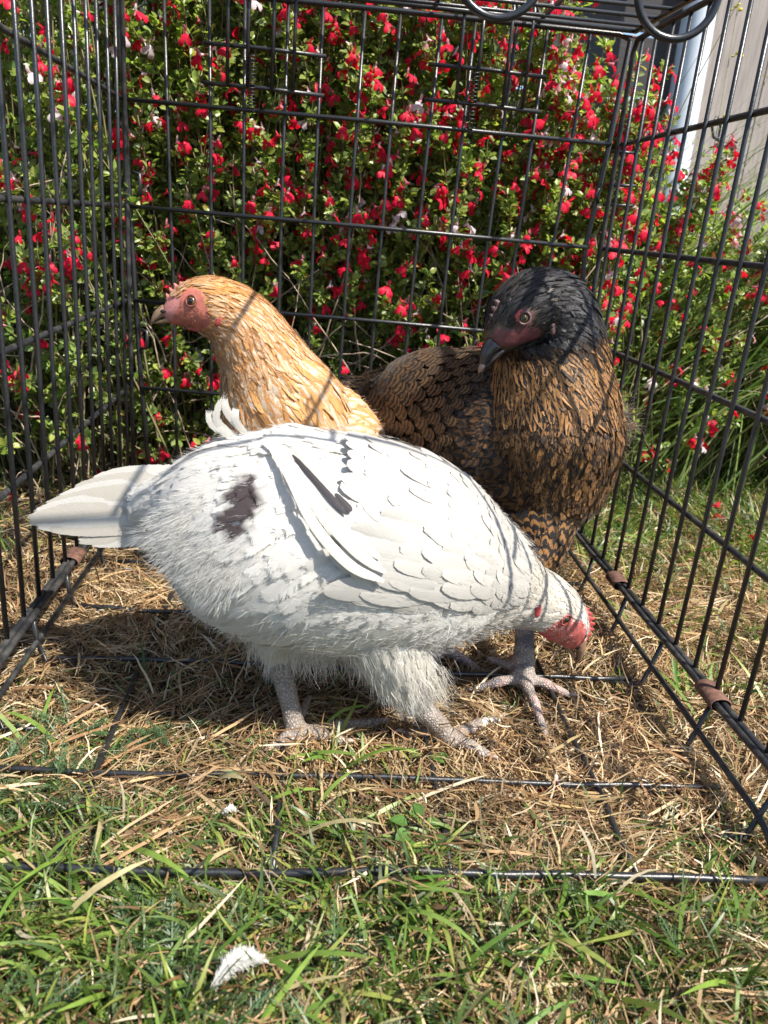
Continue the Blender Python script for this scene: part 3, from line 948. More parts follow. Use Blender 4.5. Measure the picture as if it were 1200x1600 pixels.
    for T_, m_ in ((t1, 1500), (t2, 500)):
        u = srand(m_, .3, 3.2); v = srand(m_, 0, 2 * PI)
        P0 = T_.S(u, v); N0 = T_.nor(u, v)
        D = nrm(T_.q(T_.T, u) * 1.0 + N0 * srand(m_, .1, .5)[:, None] + rng.normal(0, .2, (m_, 3)))
        l2.append(strands(P0, D, srand(m_, .008, .017), srand(m_, .00012, .00026), np.tile([.80, .785, .75], (m_, 1)), .2))
    n = 9000
    u = srand(n, .3, 10.0); v = srand(n, 0, 2 * PI)
    P0 = lf.S(u, v); N0 = lf.nor(u, v); T0 = -lf.q(lf.T, u); S0 = np.cross(T0, N0)
    size = np.clip((10.4 - u) / 4, .22, 1)
    inwing = (u > 3.9) & (u < 7.1) & (np.abs(((v + PI) % (2 * PI)) - PI - .65) < .95)
    P0, N0, T0, S0, size, v = [q[~inwing] for q in (P0, N0, T0, S0, size, v)]; n = len(P0)
    D = nrm(T0 + N0 * srand(n, .02, .16)[:, None] + S0 * rng.normal(0, .16, n)[:, None] + np.array([0, 0, -1.]) * (.5 * np.abs(np.sin(v)) * size)[:, None])
    l2.append(strands(P0 + N0 * (srand(n, .0012, .0036) * size)[:, None], D, srand(n, .004, .009) * size, srand(n, .00008, .00016), np.array([.80, .785, .75])[None] * srand(n, .96, 1.04)[:, None], .05))
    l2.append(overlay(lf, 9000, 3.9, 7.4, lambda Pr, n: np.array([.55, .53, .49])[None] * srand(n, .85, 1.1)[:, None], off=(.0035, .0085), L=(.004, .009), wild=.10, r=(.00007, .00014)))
    # the tuft behind the knee and the curled plume on the back
    for px, py, Y, d, m_ in ((668, 1058, -.507, (.35, -.1, -.9), 500), (470, 1000, -.50, (.2, -.2, -1), 380), (415, 985, -.50, (.0, -.2, -1), 300), (505, 1010, -.50, (.1, -.2, -1), 300), (560, 1020, -.5, (.1, -.1, -1), 200)):
        c0 = at(px, py, Y); P0 = c0 + rng.normal(0, .007, (m_, 3)); D = nrm(np.array(d) + rng.normal(0, .28, (m_, 3)))
        l2.append(strands(P0, D, srand(m_, .012, .026), srand(m_, .00012, .0003), np.tile([.64, .615, .56], (m_, 1)), .2))
    # ---- tail: broad overlapping feathers fanned in a nearly upright plane
    def plume(name, pts, Wd, nrmv, col=(.8, .79, .75), mat=None, arch=.15, prof=None, segs=12, parent=None):
        pts = catmull(np.array(pts, float), 6); m_ = len(pts)
        ts = np.linspace(0, 1, m_)
        w = np.interp(ts, FT, FWD if prof is None else prof) * Wd
        T_ = nrm(np.gradient(pts, axis=0)); nv = np.array(nrmv, float)
        Nn = nrm(nv - T_ * (T_ @ nv)[:, None]); A = np.cross(T_, Nn)
        V = np.stack([pts - A * w[:, None] - Nn * (arch * w)[:, None], pts - A * w[:, None] * .5 - Nn * (arch * .3 * w)[:, None], pts, pts + A * w[:, None] * .5 - Nn * (arch * .3 * w)[:, None], pts + A * w[:, None] - Nn * (arch * w)[:, None]], 1).reshape(-1, 3)
        F = [(i * 5 + c, i * 5 + c + 1, (i + 1) * 5 + c + 1, (i + 1) * 5 + c) for i in range(m_ - 1) for c in range(4)]
        uv = np.array([(x, t) for t in ts for x in (0, .25, .5, .75, 1)])
        Lg = np.sum(np.linalg.norm(np.diff(pts, axis=0), axis=1))
        nV = len(V); at_ = {'Col': np.tile([*col, 1], (nV, 1)), 'Tip': np.tile([*col, 1], (nV, 1)), 'rnd': np.full(nV, random.random()), 'len': np.full(nV, Lg / .03)}
        o = link(name, mesh_np(name, V - h.off, F, True, at_, uv), mat or FTH_Q, parent or h.root)
        return o
    tailY = -.437
    def surf0(px, py, lift_):
        p, nn = ray_hit(body_bvh, px, py)
        return p + nn * lift_
    TP = np.array([.6, .8, .95, 1, 1, .93, .72, .25])
    fan = [((345, 752), (250, 749), (142, 752)), ((345, 762), (240, 758), (112, 766)), ((340, 772), (230, 768), (88, 780)), ((340, 780), (220, 777), (66, 792)),
           ((340, 790), (220, 786), (48, 803)), ((340, 798), (215, 795), (38, 813)), ((340, 806), (215, 804), (52, 820)), ((340, 815), (220, 813), (72, 824)), ((335, 826), (230, 822), (105, 828)), ((330, 836), (235, 832), (118, 846)), ((330, 842), (240, 838), (140, 850))]
    for i, (a, b, c_) in enumerate(fan):
        dy = .004 - .0011 * i
        pts = [at(*a, tailY + dy * .4), at(*b, tailY + dy * .8), at(*c_, tailY + dy + .004)]
        wide = (.0128 if i < 8 else .0075)
        plume('tail_feather', pts, wide, (.1, -1, .25), (.50, .47, .415) if i % 2 else (.60, .58, .54), prof=TP, arch=.05)
    # tail coverts: ragged downy lumps hanging below the tail
    for a, b, w_ in (((300, 812), (224, 862), .012), ((310, 825), (240, 880), .013), ((322, 838), (258, 892), .013), ((300, 800), (208, 845), .011), ((345, 850), (282, 908), .014), ((360, 862), (298, 928), .014), ((375, 880), (322, 948), .013),
                     ((318, 780), (228, 822), .013), ((345, 800), (268, 862), .015), ((365, 825), (300, 892), .014), ((335, 770), (262, 806), .013), ((390, 845), (330, 912), .014)):
        p0 = surf0(*a, .001); dpx = psize(p0)
        p1 = at(b[0] + rng.normal(0, 3), b[1] + rng.normal(0, 3), p0[1] + .004); mid = (p0 + p1) / 2 + np.array([0, -.007, .003])
        m_ = 260; f_ = srand(m_, .05, .95)[:, None]; ax_ = nrm(p1 - p0); sd_ = nrm(np.cross(ax_, np.array([-.2, -1, .3]))); s_ = rng.uniform(-1, 1, (m_, 1))
        P0 = p0 * (1 - f_) + p1 * f_ + sd_ * s_ * w_ * .95 * np.sqrt(np.clip(1.05 - f_ ** 4, 0, 1)) + np.array([0, -.0055, 0]) * np.sqrt(np.sin(PI * np.clip(f_, .05, .95))) * np.sqrt(1 - s_ ** 2)
        l2.append(strands(P0, nrm(ax_ + sd_ * s_ * .45 + rng.normal(0, .12, (m_, 3))), srand(m_, .006, .012), srand(m_, .0001, .0002), np.tile([.80, .785, .75], (m_, 1)), .1))
    feather_obj('down', l2, FTH_DOWN, h.root)
    # curled plume standing up on the rump
    for (a, b, c_) in (((385, 690), (338, 655), (362, 598)), ((378, 690), (332, 664), (326, 628)), ((395, 690), (356, 645), (352, 612)), ((372, 690), (345, 672), (322, 645)), ((392, 690), (368, 655), (372, 628))):
        plume('curled_feather', [at(*a, -.455), at(*b, -.46), at(*c_, -.455)], .0055, (0, -1, .2), (.63, .61, .56), FTH_W, arch=.1)
    # ---- near wing: rows of smooth coverts, then long flight feathers
    wing = empty('wing'); wing.parent = h.root
    def wl(u, v, L, Wd, h0, lift, name, **kw):
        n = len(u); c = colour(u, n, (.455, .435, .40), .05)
        o = feather_obj(name, [feathers(lf, u, v, L, Wd, c, np.clip(c * 1.02, 0, .88), h0, lift, 0., kw.pop('yaw', rng.normal(0, .05, n)), twist=.06, arch=.12, jit_h=.0006, **kw)], FTH_Q, wing)
        return o
    rows = []
    v_near0, v_near1 = -.25, 1.50
    nr = 13
    for r in range(nr):
        f = r / (nr - 1)
        u0 = 4.75 + 2.3 * f
        cols_ = 13
        v = np.linspace(v_near0 + .25 * (1 - f), v_near1 - .35 * abs(f - .5), cols_) + (.06 if r % 2 else 0)
        u = np.full(cols_, u0) + rng.normal(0, .03, cols_)
        Lr = (.040 - .022 * f) * np.ones(cols_)
        rows.append((u, v, Lr, Lr * (.25 + .06 * f), .0075 - .003 * f))
    lst = []
    for u, v, L, Wd, h0 in rows:
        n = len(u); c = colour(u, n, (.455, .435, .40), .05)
        edge_h = h0 * np.clip((1.62 - v) / .35, .25, 1)
        lst.append(feathers(lf, u, v, L, Wd, c, np.clip(c * 1.02, 0, .88), edge_h, .06, 0., rng.normal(.0, .09, n) - .05, twist=.13, arch=.2, jit_h=.0010))
    # each covert is its own piece
    for (V, F, A, U) in lst:
        nf = len(V) // 24
        for i in range(nf):
            s0 = i * 24
            o = link('covert_feather', mesh_np('covert_feather', V[s0:s0 + 24] - h.off, F[i * 14:(i + 1) * 14] - s0, True, {k_: a_[s0:s0 + 24] for k_, a_ in A.items()}, U[s0:s0 + 24]), FTH_Q, wing)
    def surf(px, py, lift_):
        p, nn = ray_hit(body_bvh, px, py)
        d = nrm(CAM - p)
        return p + nn * lift_ * .5 + d * lift_
    QP = np.array([.3, .8, 1, 1, .95, .85, .7, .2])
    for i, (path, w_) in enumerate([
        ([(598, 905), (545, 880), (490, 820), (450, 745), (415, 690)], .0040),
        ([(600, 893), (555, 860), (500, 800), (458, 735), (410, 682)], .0044),
        ([(592, 872), (560, 842), (515, 790), (470, 735), (418, 680)], .0046),
        ([(585, 850), (555, 822), (518, 775), (476, 722), (425, 676)], .0048),
        ([(575, 830), (548, 800), (520, 765), (482, 715), (432, 672)], .0050)]):
        pts = [surf(*q, .0050 + .0010 * (4 - i)) for q in path]
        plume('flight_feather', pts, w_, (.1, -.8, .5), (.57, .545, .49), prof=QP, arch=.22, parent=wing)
    for path, w_ in (([(540, 806), (515, 780), (485, 748), (455, 715)], .0026), ([(548, 802), (538, 792), (522, 774)], .0028)):
        pts = [surf(*q, .0085) for q in path]
        o = plume('flight_feather', pts, w_, (.1, -.8, .5), (.045, .04, .045), prof=QP, arch=.1, parent=wing)
        o['label'] = 'dark flight feather showing in the gap of the wing'
    # ---- head details
    eb, et = at(888, 990, -.412), at(905, 1038, -.402)
    U_, Lo = beak_geo(eb, et, (1, -.1, .35), .0092, .0122, .10)
    bk = h.part('beak', U_[0], U_[1], M_beak_horn)
    h.part('lower_mandible', Lo[0], Lo[1], M_beak_horn, bk)
    V, F = ellipsoid_geo(at(903, 1011, -.4165), [[.0022, 0, -.001], [0, .0012, 0], [.001, 0, .0034]], 10, 8); h.part('nostril', V, F, M_nostril, bk)
    ec, en = ray_hit(body_bvh, 884, 968)
    h.eye(ec, nrm(en + np.array([0, -.5, .2])), .0042, M_iris)
    far = ec + np.array([.012, .034, .006]); h.eye(far, (.3, .9, .2), .0042, M_iris)
    lid = [ec + np.array([0, -.0008, 0]) + .0048 * (np.cross(nrm(en), [0, 0, 1]) * math.cos(a) + np.array([.2, 0, .95]) * math.sin(a)) for a in np.linspace(0, 2 * PI, 17)]
    V, F = tube_geo(lid, .0008, 6, False); h.part('eyelid', V, F, M_lid)
    # bristles on the bare cheek
    m_ = 420; q0 = [ray_hit(body_bvh, random.gauss(880, 13), random.gauss(980, 15)) for _ in range(m_)]
    P0 = np.array([q[0] for q in q0]); N0 = np.array([q[1] for q in q0]); feather_obj('bristles', [strands(P0, nrm(N0 * .35 + np.array([-.6, -.1, .5]) + rng.normal(0, .25, (m_, 3))), srand(m_, .0018, .004), srand(m_, .00008, .00014), np.tile([.62, .5, .45], (m_, 1)), .1)], FTH_DOWN, h.root)
    cp = [at(px, py, -.404) for px, py in ((911, 948), (915, 955), (918, 963), (920, 971), (920, 980), (919, 988), (917, 996), (913, 1004), (909, 1010))]
    cp2 = catmull(np.array(cp), 4); hs = [.0065 * (.35 + .65 * math.sin(PI * min(1, .15 + i / len(cp2)))) * (1.0 if (i // 2) % 2 else .55) for i in range(len(cp2))]
    V, F = comb_geo(cp2 + np.array([-.004, 0, 0]), [x + .003 for x in hs], .0017, (.92, -.25, .28)); h.part('comb', V, F, M_comb)
    for px, py, a_, b_ in ((838, 952, .0034, .0072), ):
        p, nn = ray_hit(body_bvh, px, py)
        V, F = ellipsoid_geo(p + nn * .001, [[a_, 0, .001], [0, .0018, 0], [-.001, 0, b_]], 12, 8); h.part('ear_lobe', V, F, M_lobe)
    for px, py in ((848, 990), (858, 995)):
        p, nn = ray_hit(body_bvh, px, py)
        if p is not None:
            V, F = ellipsoid_geo(p, [[.0065, 0, -.003], [0, .0016, 0], [.0012, 0, .0026]], 12, 8); h.part('wattle', V, F, M_lobe)
    return h, lf
FTH_Q = feather_mat('white_quills', 'white', .22, .5, .12, .15)
M_d, nt_, N_, L_, P_ = new_mat('white_down')
a_ = N_.new('ShaderNodeAttribute'); a_.attribute_name = 'Col'
L_.new(a_.outputs['Color'], P_.inputs['Base Color']); P_.inputs['Roughness'].default_value = .8
t_ = N_.new('ShaderNodeBsdfTranslucent'); L_.new(a_.outputs['Color'], t_.inputs['Color'])
mx_ = N_.new('ShaderNodeMixShader'); mx_.inputs[0].default_value = .55
L_.new(P_.outputs[0], mx_.inputs[1]); L_.new(t_.outputs[0], mx_.inputs[2]); L_.new(mx_.outputs[0], N_['Material Output'].inputs['Surface'])
FTH_DOWN = M_d
white_hen()
def two_part_hen(name_label, base, body_secs, neck_secs, voxel, extra_geo, colfn, spec):
    pass

# ============================ buff hen (behind, looking left)
FTH_B = feather_mat('buff_plumage', 'buff', .18, .5, .30, .3)
FTH_BH = feather_mat('buff_hackle', 'buff', .22, .5, .34, .3)
def buff_hen():
    base = at_z(470, 990, 0.0)
    h = Hen('hen', 'golden buff hen with white flecked breast standing behind the white hen', base)
    Yb = -.235
    up = (0, 0, 1)
    body = Loft([sec(600, 700, -.15, 22, 30, 30, up), sec(572, 705, -.16, 55, 62, 60, up), sec(535, 715, -.18, 90, 112, 90, up), sec(490, 728, -.205, 105, 128, 105, up), sec(445, 735, -.225, 105, 118, 110, up), sec(405, 740, -.24, 88, 90, 95, up), sec(375, 742, -.25, 45, 45, 50, up)])
    nk = (.9, .3, .35)
    neck = Loft([sec(460, 735, -.22, 98, 100, 100, nk), sec(454, 680, -.225, 95, 103, 99, nk), sec(440, 630, -.232, 82, 92, 96, nk), sec(421, 585, -.236, 66, 72, 80, (.8, .1, .5)), sec(400, 545, -.238, 53, 60, 62, (.7, .1, .7)),
                 sec(374, 507, -.24, 46, 52, 52, (.5, .1, .9)), sec(342, 486, -.242, 42, 48, 44, (.15, 0, 1)), sec(312, 480, -.243, 38, 43, 38, (-.1, 0, 1)), sec(286, 484, -.244, 29, 32, 28, (-.25, 0, 1)), sec(268, 489, -.245, 20, 20, 20, (-.3, 0, 1)), sec(258, 492, -.245, 12, 11, 12, (-.3, 0, 1))])
    A1 = at_z(505, 1005, .010); A2 = at_z(440, 985, .010)
    g1, c1 = leg_geo(at(500, 860, -.22), A1, [(A1[0] - .045, A1[1] - .02), (A1[0] - .05, A1[1] + .02), (A1[0] + .03, A1[1] + .01)])
    g2_, c2 = leg_geo(at(440, 850, -.20), A2, [(A2[0] - .045, A2[1] - .02), (A2[0] - .05, A2[1] + .02), (A2[0] + .03, A2[1] + .01)])
    me = skin_mesh('body', [body.geo(40, 32), neck.geo(70, 32)] + g1 + g2_, .0024, None, None, 5)
    P = verts_np(me)
    bvh = BVHTree.FromPolygons([tuple(v) for v in P], [tuple(p.vertices) for p in me.polygons])
    fA, fB = at(318, 486, -.27), at(262, 490, -.262)
    cols = np.tile([.42, .22, .07], (len(P), 1)); reg = np.zeros((len(P), 4)); reg[:, 3] = 1
    eye_c, eye_n = ray_hit(bvh, 299, 470)
    cheek, _ = ray_hit(bvh, 305, 498)
    dface = np.minimum(np.linalg.norm(P - eye_c, axis=1) - .013, dist_seg(P, at(262, 490, -.26), at(300, 495, -.268)) - .017)
    face = (dface < 0)
    nzf = vnoise(P[:, 0] * 1.0, P[:, 2], 260, 4)[:, None] * .5 + .75
    cols[face] = ([.42, .13, .095] * nzf)[face]; reg[face, 0] = 1
    chk = np.linalg.norm(P - ray_hit(bvh, 318, 508)[0], axis=1) < .016
    cols[chk & ~face] = [.46, .22, .12]; reg[chk, 0] = 1
    cer = dist_seg(P, at(258, 484, -.25), at(275, 472, -.25)) < .012
    cols[cer] = [.50, .20, .18]
    leg = P[:, 2] < .07; cols[leg] = [.5, .38, .2]; reg[leg, 1] = 1
    bary_attr(me, 'Col', np.c_[cols, np.ones(len(P))]); bary_attr(me, 'Reg', reg)
    me.transform(Matrix.Translation(-Vector(base)))
    link('body', me, M_skin, h.root)
    add_claws(h, c1 + c2)
    def palette(Pr, n):
        # orange on head and neck, paler cream-flecked towards the breast and shoulders
        pale = np.clip((.385 - Pr[:, 2]) / .08, 0, 1) * .87 + .06
        o = np.array([.55, .225, .04]); c = np.array([.58, .37, .18])
        a = o[None] * (1 - .5 * pale[:, None]) + c[None] * .5 * pale[:, None]
        a = a * (1 + rng.normal(0, .12, (n, 1)))
        w = np.array([.66, .57, .45])[None] * (1 + rng.normal(0, .05, (n, 1)))
        tip = a * (1 - pale[:, None]) + w * pale[:, None]
        pick = rng.random(n) > (.22 + .62 * pale)
        tip[pick] = a[pick] * 1.15
        return np.clip(a, 0, .8), np.clip(tip, 0, .85)
    lst = []
    u, v = grid_uv(.3, 5.6, 0, 2 * PI, 26, 40, .45); n = len(u)
    a, b = palette(body.S(u, v), n); L = srand(n, .020, .032)
    lst.append(feathers(body, u, v, L, L * .34, a, b, .001, .09, .2, rng.normal(0, .12, n), down=1, twist=.15))
    feather_obj('plumage', lst, FTH_B, h.root)
    lst = []
    for u0, u1, rows, cols_, l0, l1, wr in ((.2, 3.4, 28, 44, .020, .030, .27), (3.0, 5.6, 26, 42, .014, .021, .19), (5.2, 7.2, 24, 38, .008, .012, .18), (6.9, 8.6, 18, 32, .0035, .006, .22)):
        u, v = grid_uv(u0, u1, 0, 2 * PI, rows, cols_, .5)
        S_ = neck.S(u, v); a, b = palette(S_, len(u))
        bare = (np.minimum(np.linalg.norm(S_ - eye_c, axis=1) - .0135, dist_seg(S_, at(262, 490, -.26), at(300, 495, -.268)) - .016) < 0) | (u > 8.9) | (np.linalg.norm(S_ - ray_hit(bvh, 316, 505)[0], axis=1) < .013)
        S2 = S_; k_ = ~bare
        u, v, a, b = u[k_], v[k_], a[k_], b[k_]; n = len(u); L = srand(n, l0, l1)
        lst.append(feathers(neck, u, v, L, L * wr, a, b, .0005, .06, 0, rng.normal(0, .2, n), twist=.3, jit_h=.0014, arch=.06))
    feather_obj('hackle', lst, FTH_BH, h.root)
    def bc(Pr, n):
        a, b = palette(Pr, n); k_ = (rng.random(n) < .35)[:, None]
        return np.where(k_, b, a) * srand(n, .8, 1.25)[:, None]
    fm = lambda Q: (np.minimum(np.linalg.norm(Q - eye_c, axis=1) - .0135, dist_seg(Q, at(262, 490, -.26), at(300, 495, -.268)) - .016) < 0)
    feather_obj('barbs', [overlay(neck, 20000, .3, 8.6, bc, lambda u: np.clip((9.6 - u) / 5, .25, 1), mask=fm, off=(.0012, .0038), r=(.00009, .00017)), overlay(body, 3000, .5, 5.5, bc)], FTH_DOWN, h.root)
    m_ = 300; q0 = [ray_hit(bvh, random.gauss(300, 17), random.gauss(492, 14)) for _ in range(m_)]
    P0 = np.array([q[0] for q in q0]); N0 = np.array([q[1] for q in q0]); feather_obj('bristles', [strands(P0, nrm(N0 * .3 + np.array([.8, -.1, -.1]) + rng.normal(0, .3, (m_, 3))), srand(m_, .002, .0045), srand(m_, .00008, .00015), np.tile([.55, .33, .18], (m_, 1)), .1)], FTH_DOWN, h.root)
    # folded wing on the near shoulder, pencilled grey tips
    u, v = grid_uv(2.0, 4.2, .3, 1.35, 9, 12, .15); n = len(u)
    a, b = palette(body.S(u, v), n); L = srand(n, .030, .036)
    wing = empty('wing'); wing.parent = h.root
    feather_obj('covert_feathers', [feathers(body, u, v, L, L * .30, a, b, .006, .03, 0, -.05, twist=.05)], FTH_B, wing)
    # head details
    U_, Lo = beak_geo(at(263, 491, -.246), at(234, 507, -.247), (-.45, 0, 1), .0068, .0095, .06)
    bk = h.part('beak', U_[0], U_[1], M_beak_horn); h.part('lower_mandible', Lo[0], Lo[1], M_beak_yel, bk)
    V, F = ellipsoid_geo(at(255, 486, -.2545), [[.003, 0, .001], [0, .0012, 0], [-.0006, 0, .0016]], 10, 8); h.part('nostril', V, F, M_nostril, bk)
    h.eye(eye_c, nrm(eye_n + np.array([-.2, -.7, .1])), .0047, M_iris); h.eye(eye_c + np.array([.0, .052, 0]), (-.2, 1, .1), .0052, M_iris)
    nn = nrm(eye_n + np.array([-.2, -.7, .1])); ax_ = nrm(np.cross(nn, [0, 0, 1])); bx_ = np.cross(ax_, nn)
    ringp = [eye_c + .0006 * nn + .0052 * (ax_ * math.cos(t) + bx_ * math.sin(t)) for t in np.linspace(0, 2 * PI, 17)]
    V, F = tube_geo(ringp, .0009, 6, False); h.part('eyelid', V, F, simple('eyelid_pink', (.27, .09, .07), .6, (.18, .06, .05), 600, .3))
    cp2 = catmull(np.array([at(px, py, -.243) for px, py in ((262, 476), (268, 466), (274, 458), (281, 450), (289, 445), (297, 441))]), 4)
    hs = [.008 * (.4 + .6 * math.sin(PI * min(1, .2 + i / len(cp2)))) * (1 if (i // 2) % 2 else .5) for i in range(len(cp2))]
    V, F = comb_geo(cp2, hs, .0018, (-.55, 0, .8)); h.part('comb', V, F, M_comb_pale)
    p, nn = ray_hit(bvh, 343, 500)
    V, F = ellipsoid_geo(p + nn * .001, [[.0028, 0, -.0018], [0, .0018, 0], [.0035, 0, .0055]], 12, 8); h.part('ear_lobe', V, F, M_lobe)
    for px, py in ((298, 516), (308, 514)):
        p, nn = ray_hit(bvh, px, py)
        V, F = ellipsoid_geo(p, [[.0055, 0, -.001], [0, .0018, 0], [.001, 0, .003]], 12, 8); h.part('wattle', V, F, M_lobe)
buff_hen()

# ============================ dark hen (right, looking down to the left)
FTH_D = feather_mat('pencilled_plumage', 'pencil', .06, .45, .25, .1)
FTH_DH = feather_mat('dark_hackle', 'hackle', .06, .42, .18, .1)
FTH_DP = feather_mat('finely_pencilled_plumage', 'fine', .06, .45, .3, .1)
FTH_DB = feather_mat('spotted_plumage', 'spot', .06, .45, .3, .1)
FTH_K = feather_mat('black_plumage', 'white', .03, .38, .25, .1)
def dark_hen():
    base = at_z(815, 1060, 0.0)
    h = Hen('hen', 'black headed hen with brown and black pencilled feathers beside the side bars', base)
    up = (0, 0, 1)
    body = Loft([sec(560, 618, -.06, 18, 22, 22, up), sec(600, 625, -.07, 45, 48, 60, up), sec(655, 650, -.11, 85, 98, 100, up), sec(720, 678, -.16, 115, 128, 125, up), sec(790, 700, -.215, 138, 145, 132, up), sec(845, 712, -.265, 132, 135, 132, up), sec(875, 722, -.30, 98, 108, 112, up), sec(892, 728, -.325, 45, 50, 55, up)])
    nk = (.35, .75, .2)
    neck = Loft([sec(846, 778, -.275, 88, 74, 84, nk), sec(856, 690, -.27, 110, 100, 108, nk), sec(860, 635, -.268, 102, 95, 102, nk), sec(862, 585, -.266, 90, 88, 88, (.5, .7, .3)), sec(864, 540, -.266, 78, 78, 76, (.6, .5, .6)),
                 sec(858, 500, -.27, 68, 70, 72, (.5, .2, .9)), sec(838, 484, -.278, 57, 60, 62, (.2, 0, 1)), sec(815, 492, -.287, 50, 52, 54, (-.3, -.15, .9)), sec(795, 510, -.293, 40, 43, 42, (-.5, -.2, .75)), sec(780, 530, -.298, 28, 30, 28, (-.6, -.2, .7)), sec(772, 544, -.301, 16, 16, 17, (-.6, -.2, .7))])
    th = Loft([sec(838, 820, -.30, 62, 65, 65, (1, 0, 0)), sec(838, 860, -.318, 42, 42, 42, (1, 0, 0)), sec(826, 905, -.335, 24, 24, 24, (1, 0, 0))])
    A1 = at_z(818, 1058, .014)
    def g2(px, py): q = at_z(px, py, .006); return (q[0], q[1])
    g1, c1 = leg_geo(at(822, 900, -.335), A1, [g2(856, 1148), g2(737, 1070), g2(892, 1078)], .0100, .0092, .0110)
    g1.append(tube_geo([A1 + np.array([-.004, .004, .006]), at_z(762, 1028, .010)], [.0058, .0035], 8))
    A2 = at_z(690, 1012, .012)
    g3, c3 = leg_geo(at(700, 880, -.26), A2, [g2(752, 1034), g2(668, 1048), g2(640, 1020)], .0085, .0075, .0105)
    me = skin_mesh('body', [body.geo(60, 36), neck.geo(70, 36), th.geo()] + g1 + g3, .0024, None, None, 5)
    P = verts_np(me)
    bvh = BVHTree.FromPolygons([tuple(v) for v in P], [tuple(p.vertices) for p in me.polygons])
    eye_c, eye_n = ray_hit(bvh, 819, 497)
    lore, _ = ray_hit(bvh, 800, 530)
    cols = np.tile([.05, .035, .022], (len(P), 1)); reg = np.zeros((len(P), 4)); reg[:, 3] = 1
    mu, _ = ray_hit(bvh, 782, 528); m2, _ = ray_hit(bvh, 832, 524)
    def facial(Q, e=0.): return (dist_seg(Q, mu, m2) < .0085 + e) | (np.linalg.norm(Q - eye_c, axis=1) < .0088 + e)
    f_ = facial(P); cols[f_] = [.11, .032, .036]; reg[f_, 0] = 1
    hd = (P[:, 2] > .40) & ~f_; cols[hd] = [.014, .013, .014]
    leg = (P[:, 2] < .085); cols[leg] = [.30, .255, .225]; reg[leg, 1] = 1
    pk = leg & (vnoise(P[:, 0], P[:, 1], 70, 5) > .55); cols[pk] = [.40, .29, .26]
    dk = leg & (vnoise(P[:, 0], P[:, 1] + P[:, 2], 110, 8) > .68); cols[dk] = [.16, .14, .145]
    bary_attr(me, 'Col', np.c_[cols, np.ones(len(P))]); bary_attr(me, 'Reg', reg)
    me.transform(Matrix.Translation(-Vector(base)))
    link('body', me, M_skin, h.root)
    add_claws(h, c1 + c3)
    def tan(n, lo=.7, hi=1.3): return np.array([.215, .108, .038])[None] * srand(n, lo, hi)[:, None]
    def blk(n): return np.array([.014, .011, .010])[None] * srand(n, .7, 1.5)[:, None]
    chestward = lambda Pr: np.clip((Pr[:, 0] - .40) / .14, 0, 1)
    u, v = grid_uv(.15, 6.7, 0, 2 * PI, 46, 52, .45); n = len(u); S_ = body.S(u, v)
    cw = chestward(S_)[:, None]
    L = srand(n, .016, .024) + .010 * (1 - cw[:, 0])
    a = tan(n) * (.28 + .62 * cw); b = blk(n)
    lst = [feathers(body, u, v, L, L * .36, a, b, .0008, .08, .15, rng.normal(0, .2, n), twist=.25, arch=.1, jit_h=.0018)]
    feather_obj('plumage', lst, FTH_DP, h.root)
    # breast and lower neck hang down over the crop
    u, v = grid_uv(.1, 2.6, 0, 2 * PI, 32, 64, .45); n = len(u)
    L = srand(n, .011, .017)
    feather_obj('breast_plumage', [feathers(neck, u, v, L * .85, L * .27, tan(n), blk(n), .0010, .12, 0, rng.normal(0, .22, n), twist=.3, arch=.1, jit_h=.002)], FTH_DB, h.root)
    lst = []
    for u0, u1, rows, cols_, l0, l1, wr in ((2.1, 4.2, 22, 46, .017, .025, .20), (3.8, 4.9, 12, 42, .014, .019, .2)):
        u, v = grid_uv(u0, u1, 0, 2 * PI, rows, cols_, .5); n = len(u); L = srand(n, l0, l1)
        dkn = np.clip((u - 3.7) / .9, 0, 1)[:, None]
        lst.append(feathers(neck, u, v, L, L * wr, tan(n, 1.1, 1.7) * (1 - .9 * (dkn > rng.random((n, 1)))), blk(n), .0012, .07, 0, rng.normal(0, .18, n), twist=.25, jit_h=.0018, arch=.08))
    feather_obj('hackle', lst, FTH_DH, h.root)
    lst = []
    for u0, u1, rows, cols_, l0, l1 in ((4.6, 6.2, 18, 44, .010, .015), (5.9, 8.3, 24, 40, .006, .009), (8.0, 9.2, 9, 28, .0035, .005)):
        u, v = grid_uv(u0, u1, 0, 2 * PI, rows, cols_, .5); S_ = neck.S(u, v)
        k_ = ~facial(S_, .001); u, v = u[k_], v[k_]; n = len(u); L = srand(n, l0, l1)
        c = np.array([.016, .015, .016])[None] * srand(n, .6, 1.7)[:, None]
        lst.append(feathers(neck, u, v, L, L * .2, c, c, .0006, .16, 0, rng.normal(0, .3, n), twist=.35, jit_h=.0022, arch=.1))
    feather_obj('head_plumage', lst, FTH_K, h.root)
    u, v = grid_uv(0, 1.9, 0, 2 * PI, 12, 30, .4); n = len(u); L = srand(n, .014, .020)
    feather_obj('thigh_plumage', [feathers(th, u, v, L, L * .34, tan(n), blk(n), .001, .08, 0, rng.normal(0, .15, n), down=-1, twist=.2)], FTH_D, h.root)
    # wing: rows of coverts, each a piece
    wing = empty('wing'); wing.parent = h.root
    lst = []
    for r in range(9):
        f = r / 8; cols_ = 10
        v = np.linspace(.15, 1.75, cols_) + (.08 if r % 2 else 0); u = np.full(cols_, 2.0 + 2.6 * f) + rng.normal(0, .04, cols_)
        Lr = np.full(cols_, .040 - .014 * f)
        lst.append(feathers(body, u, v, Lr, Lr * .30, tan(cols_, .5, .8), blk(cols_), .008 - .003 * f, .02, 0, rng.normal(-.05, .05, cols_), twist=.05, arch=.12))
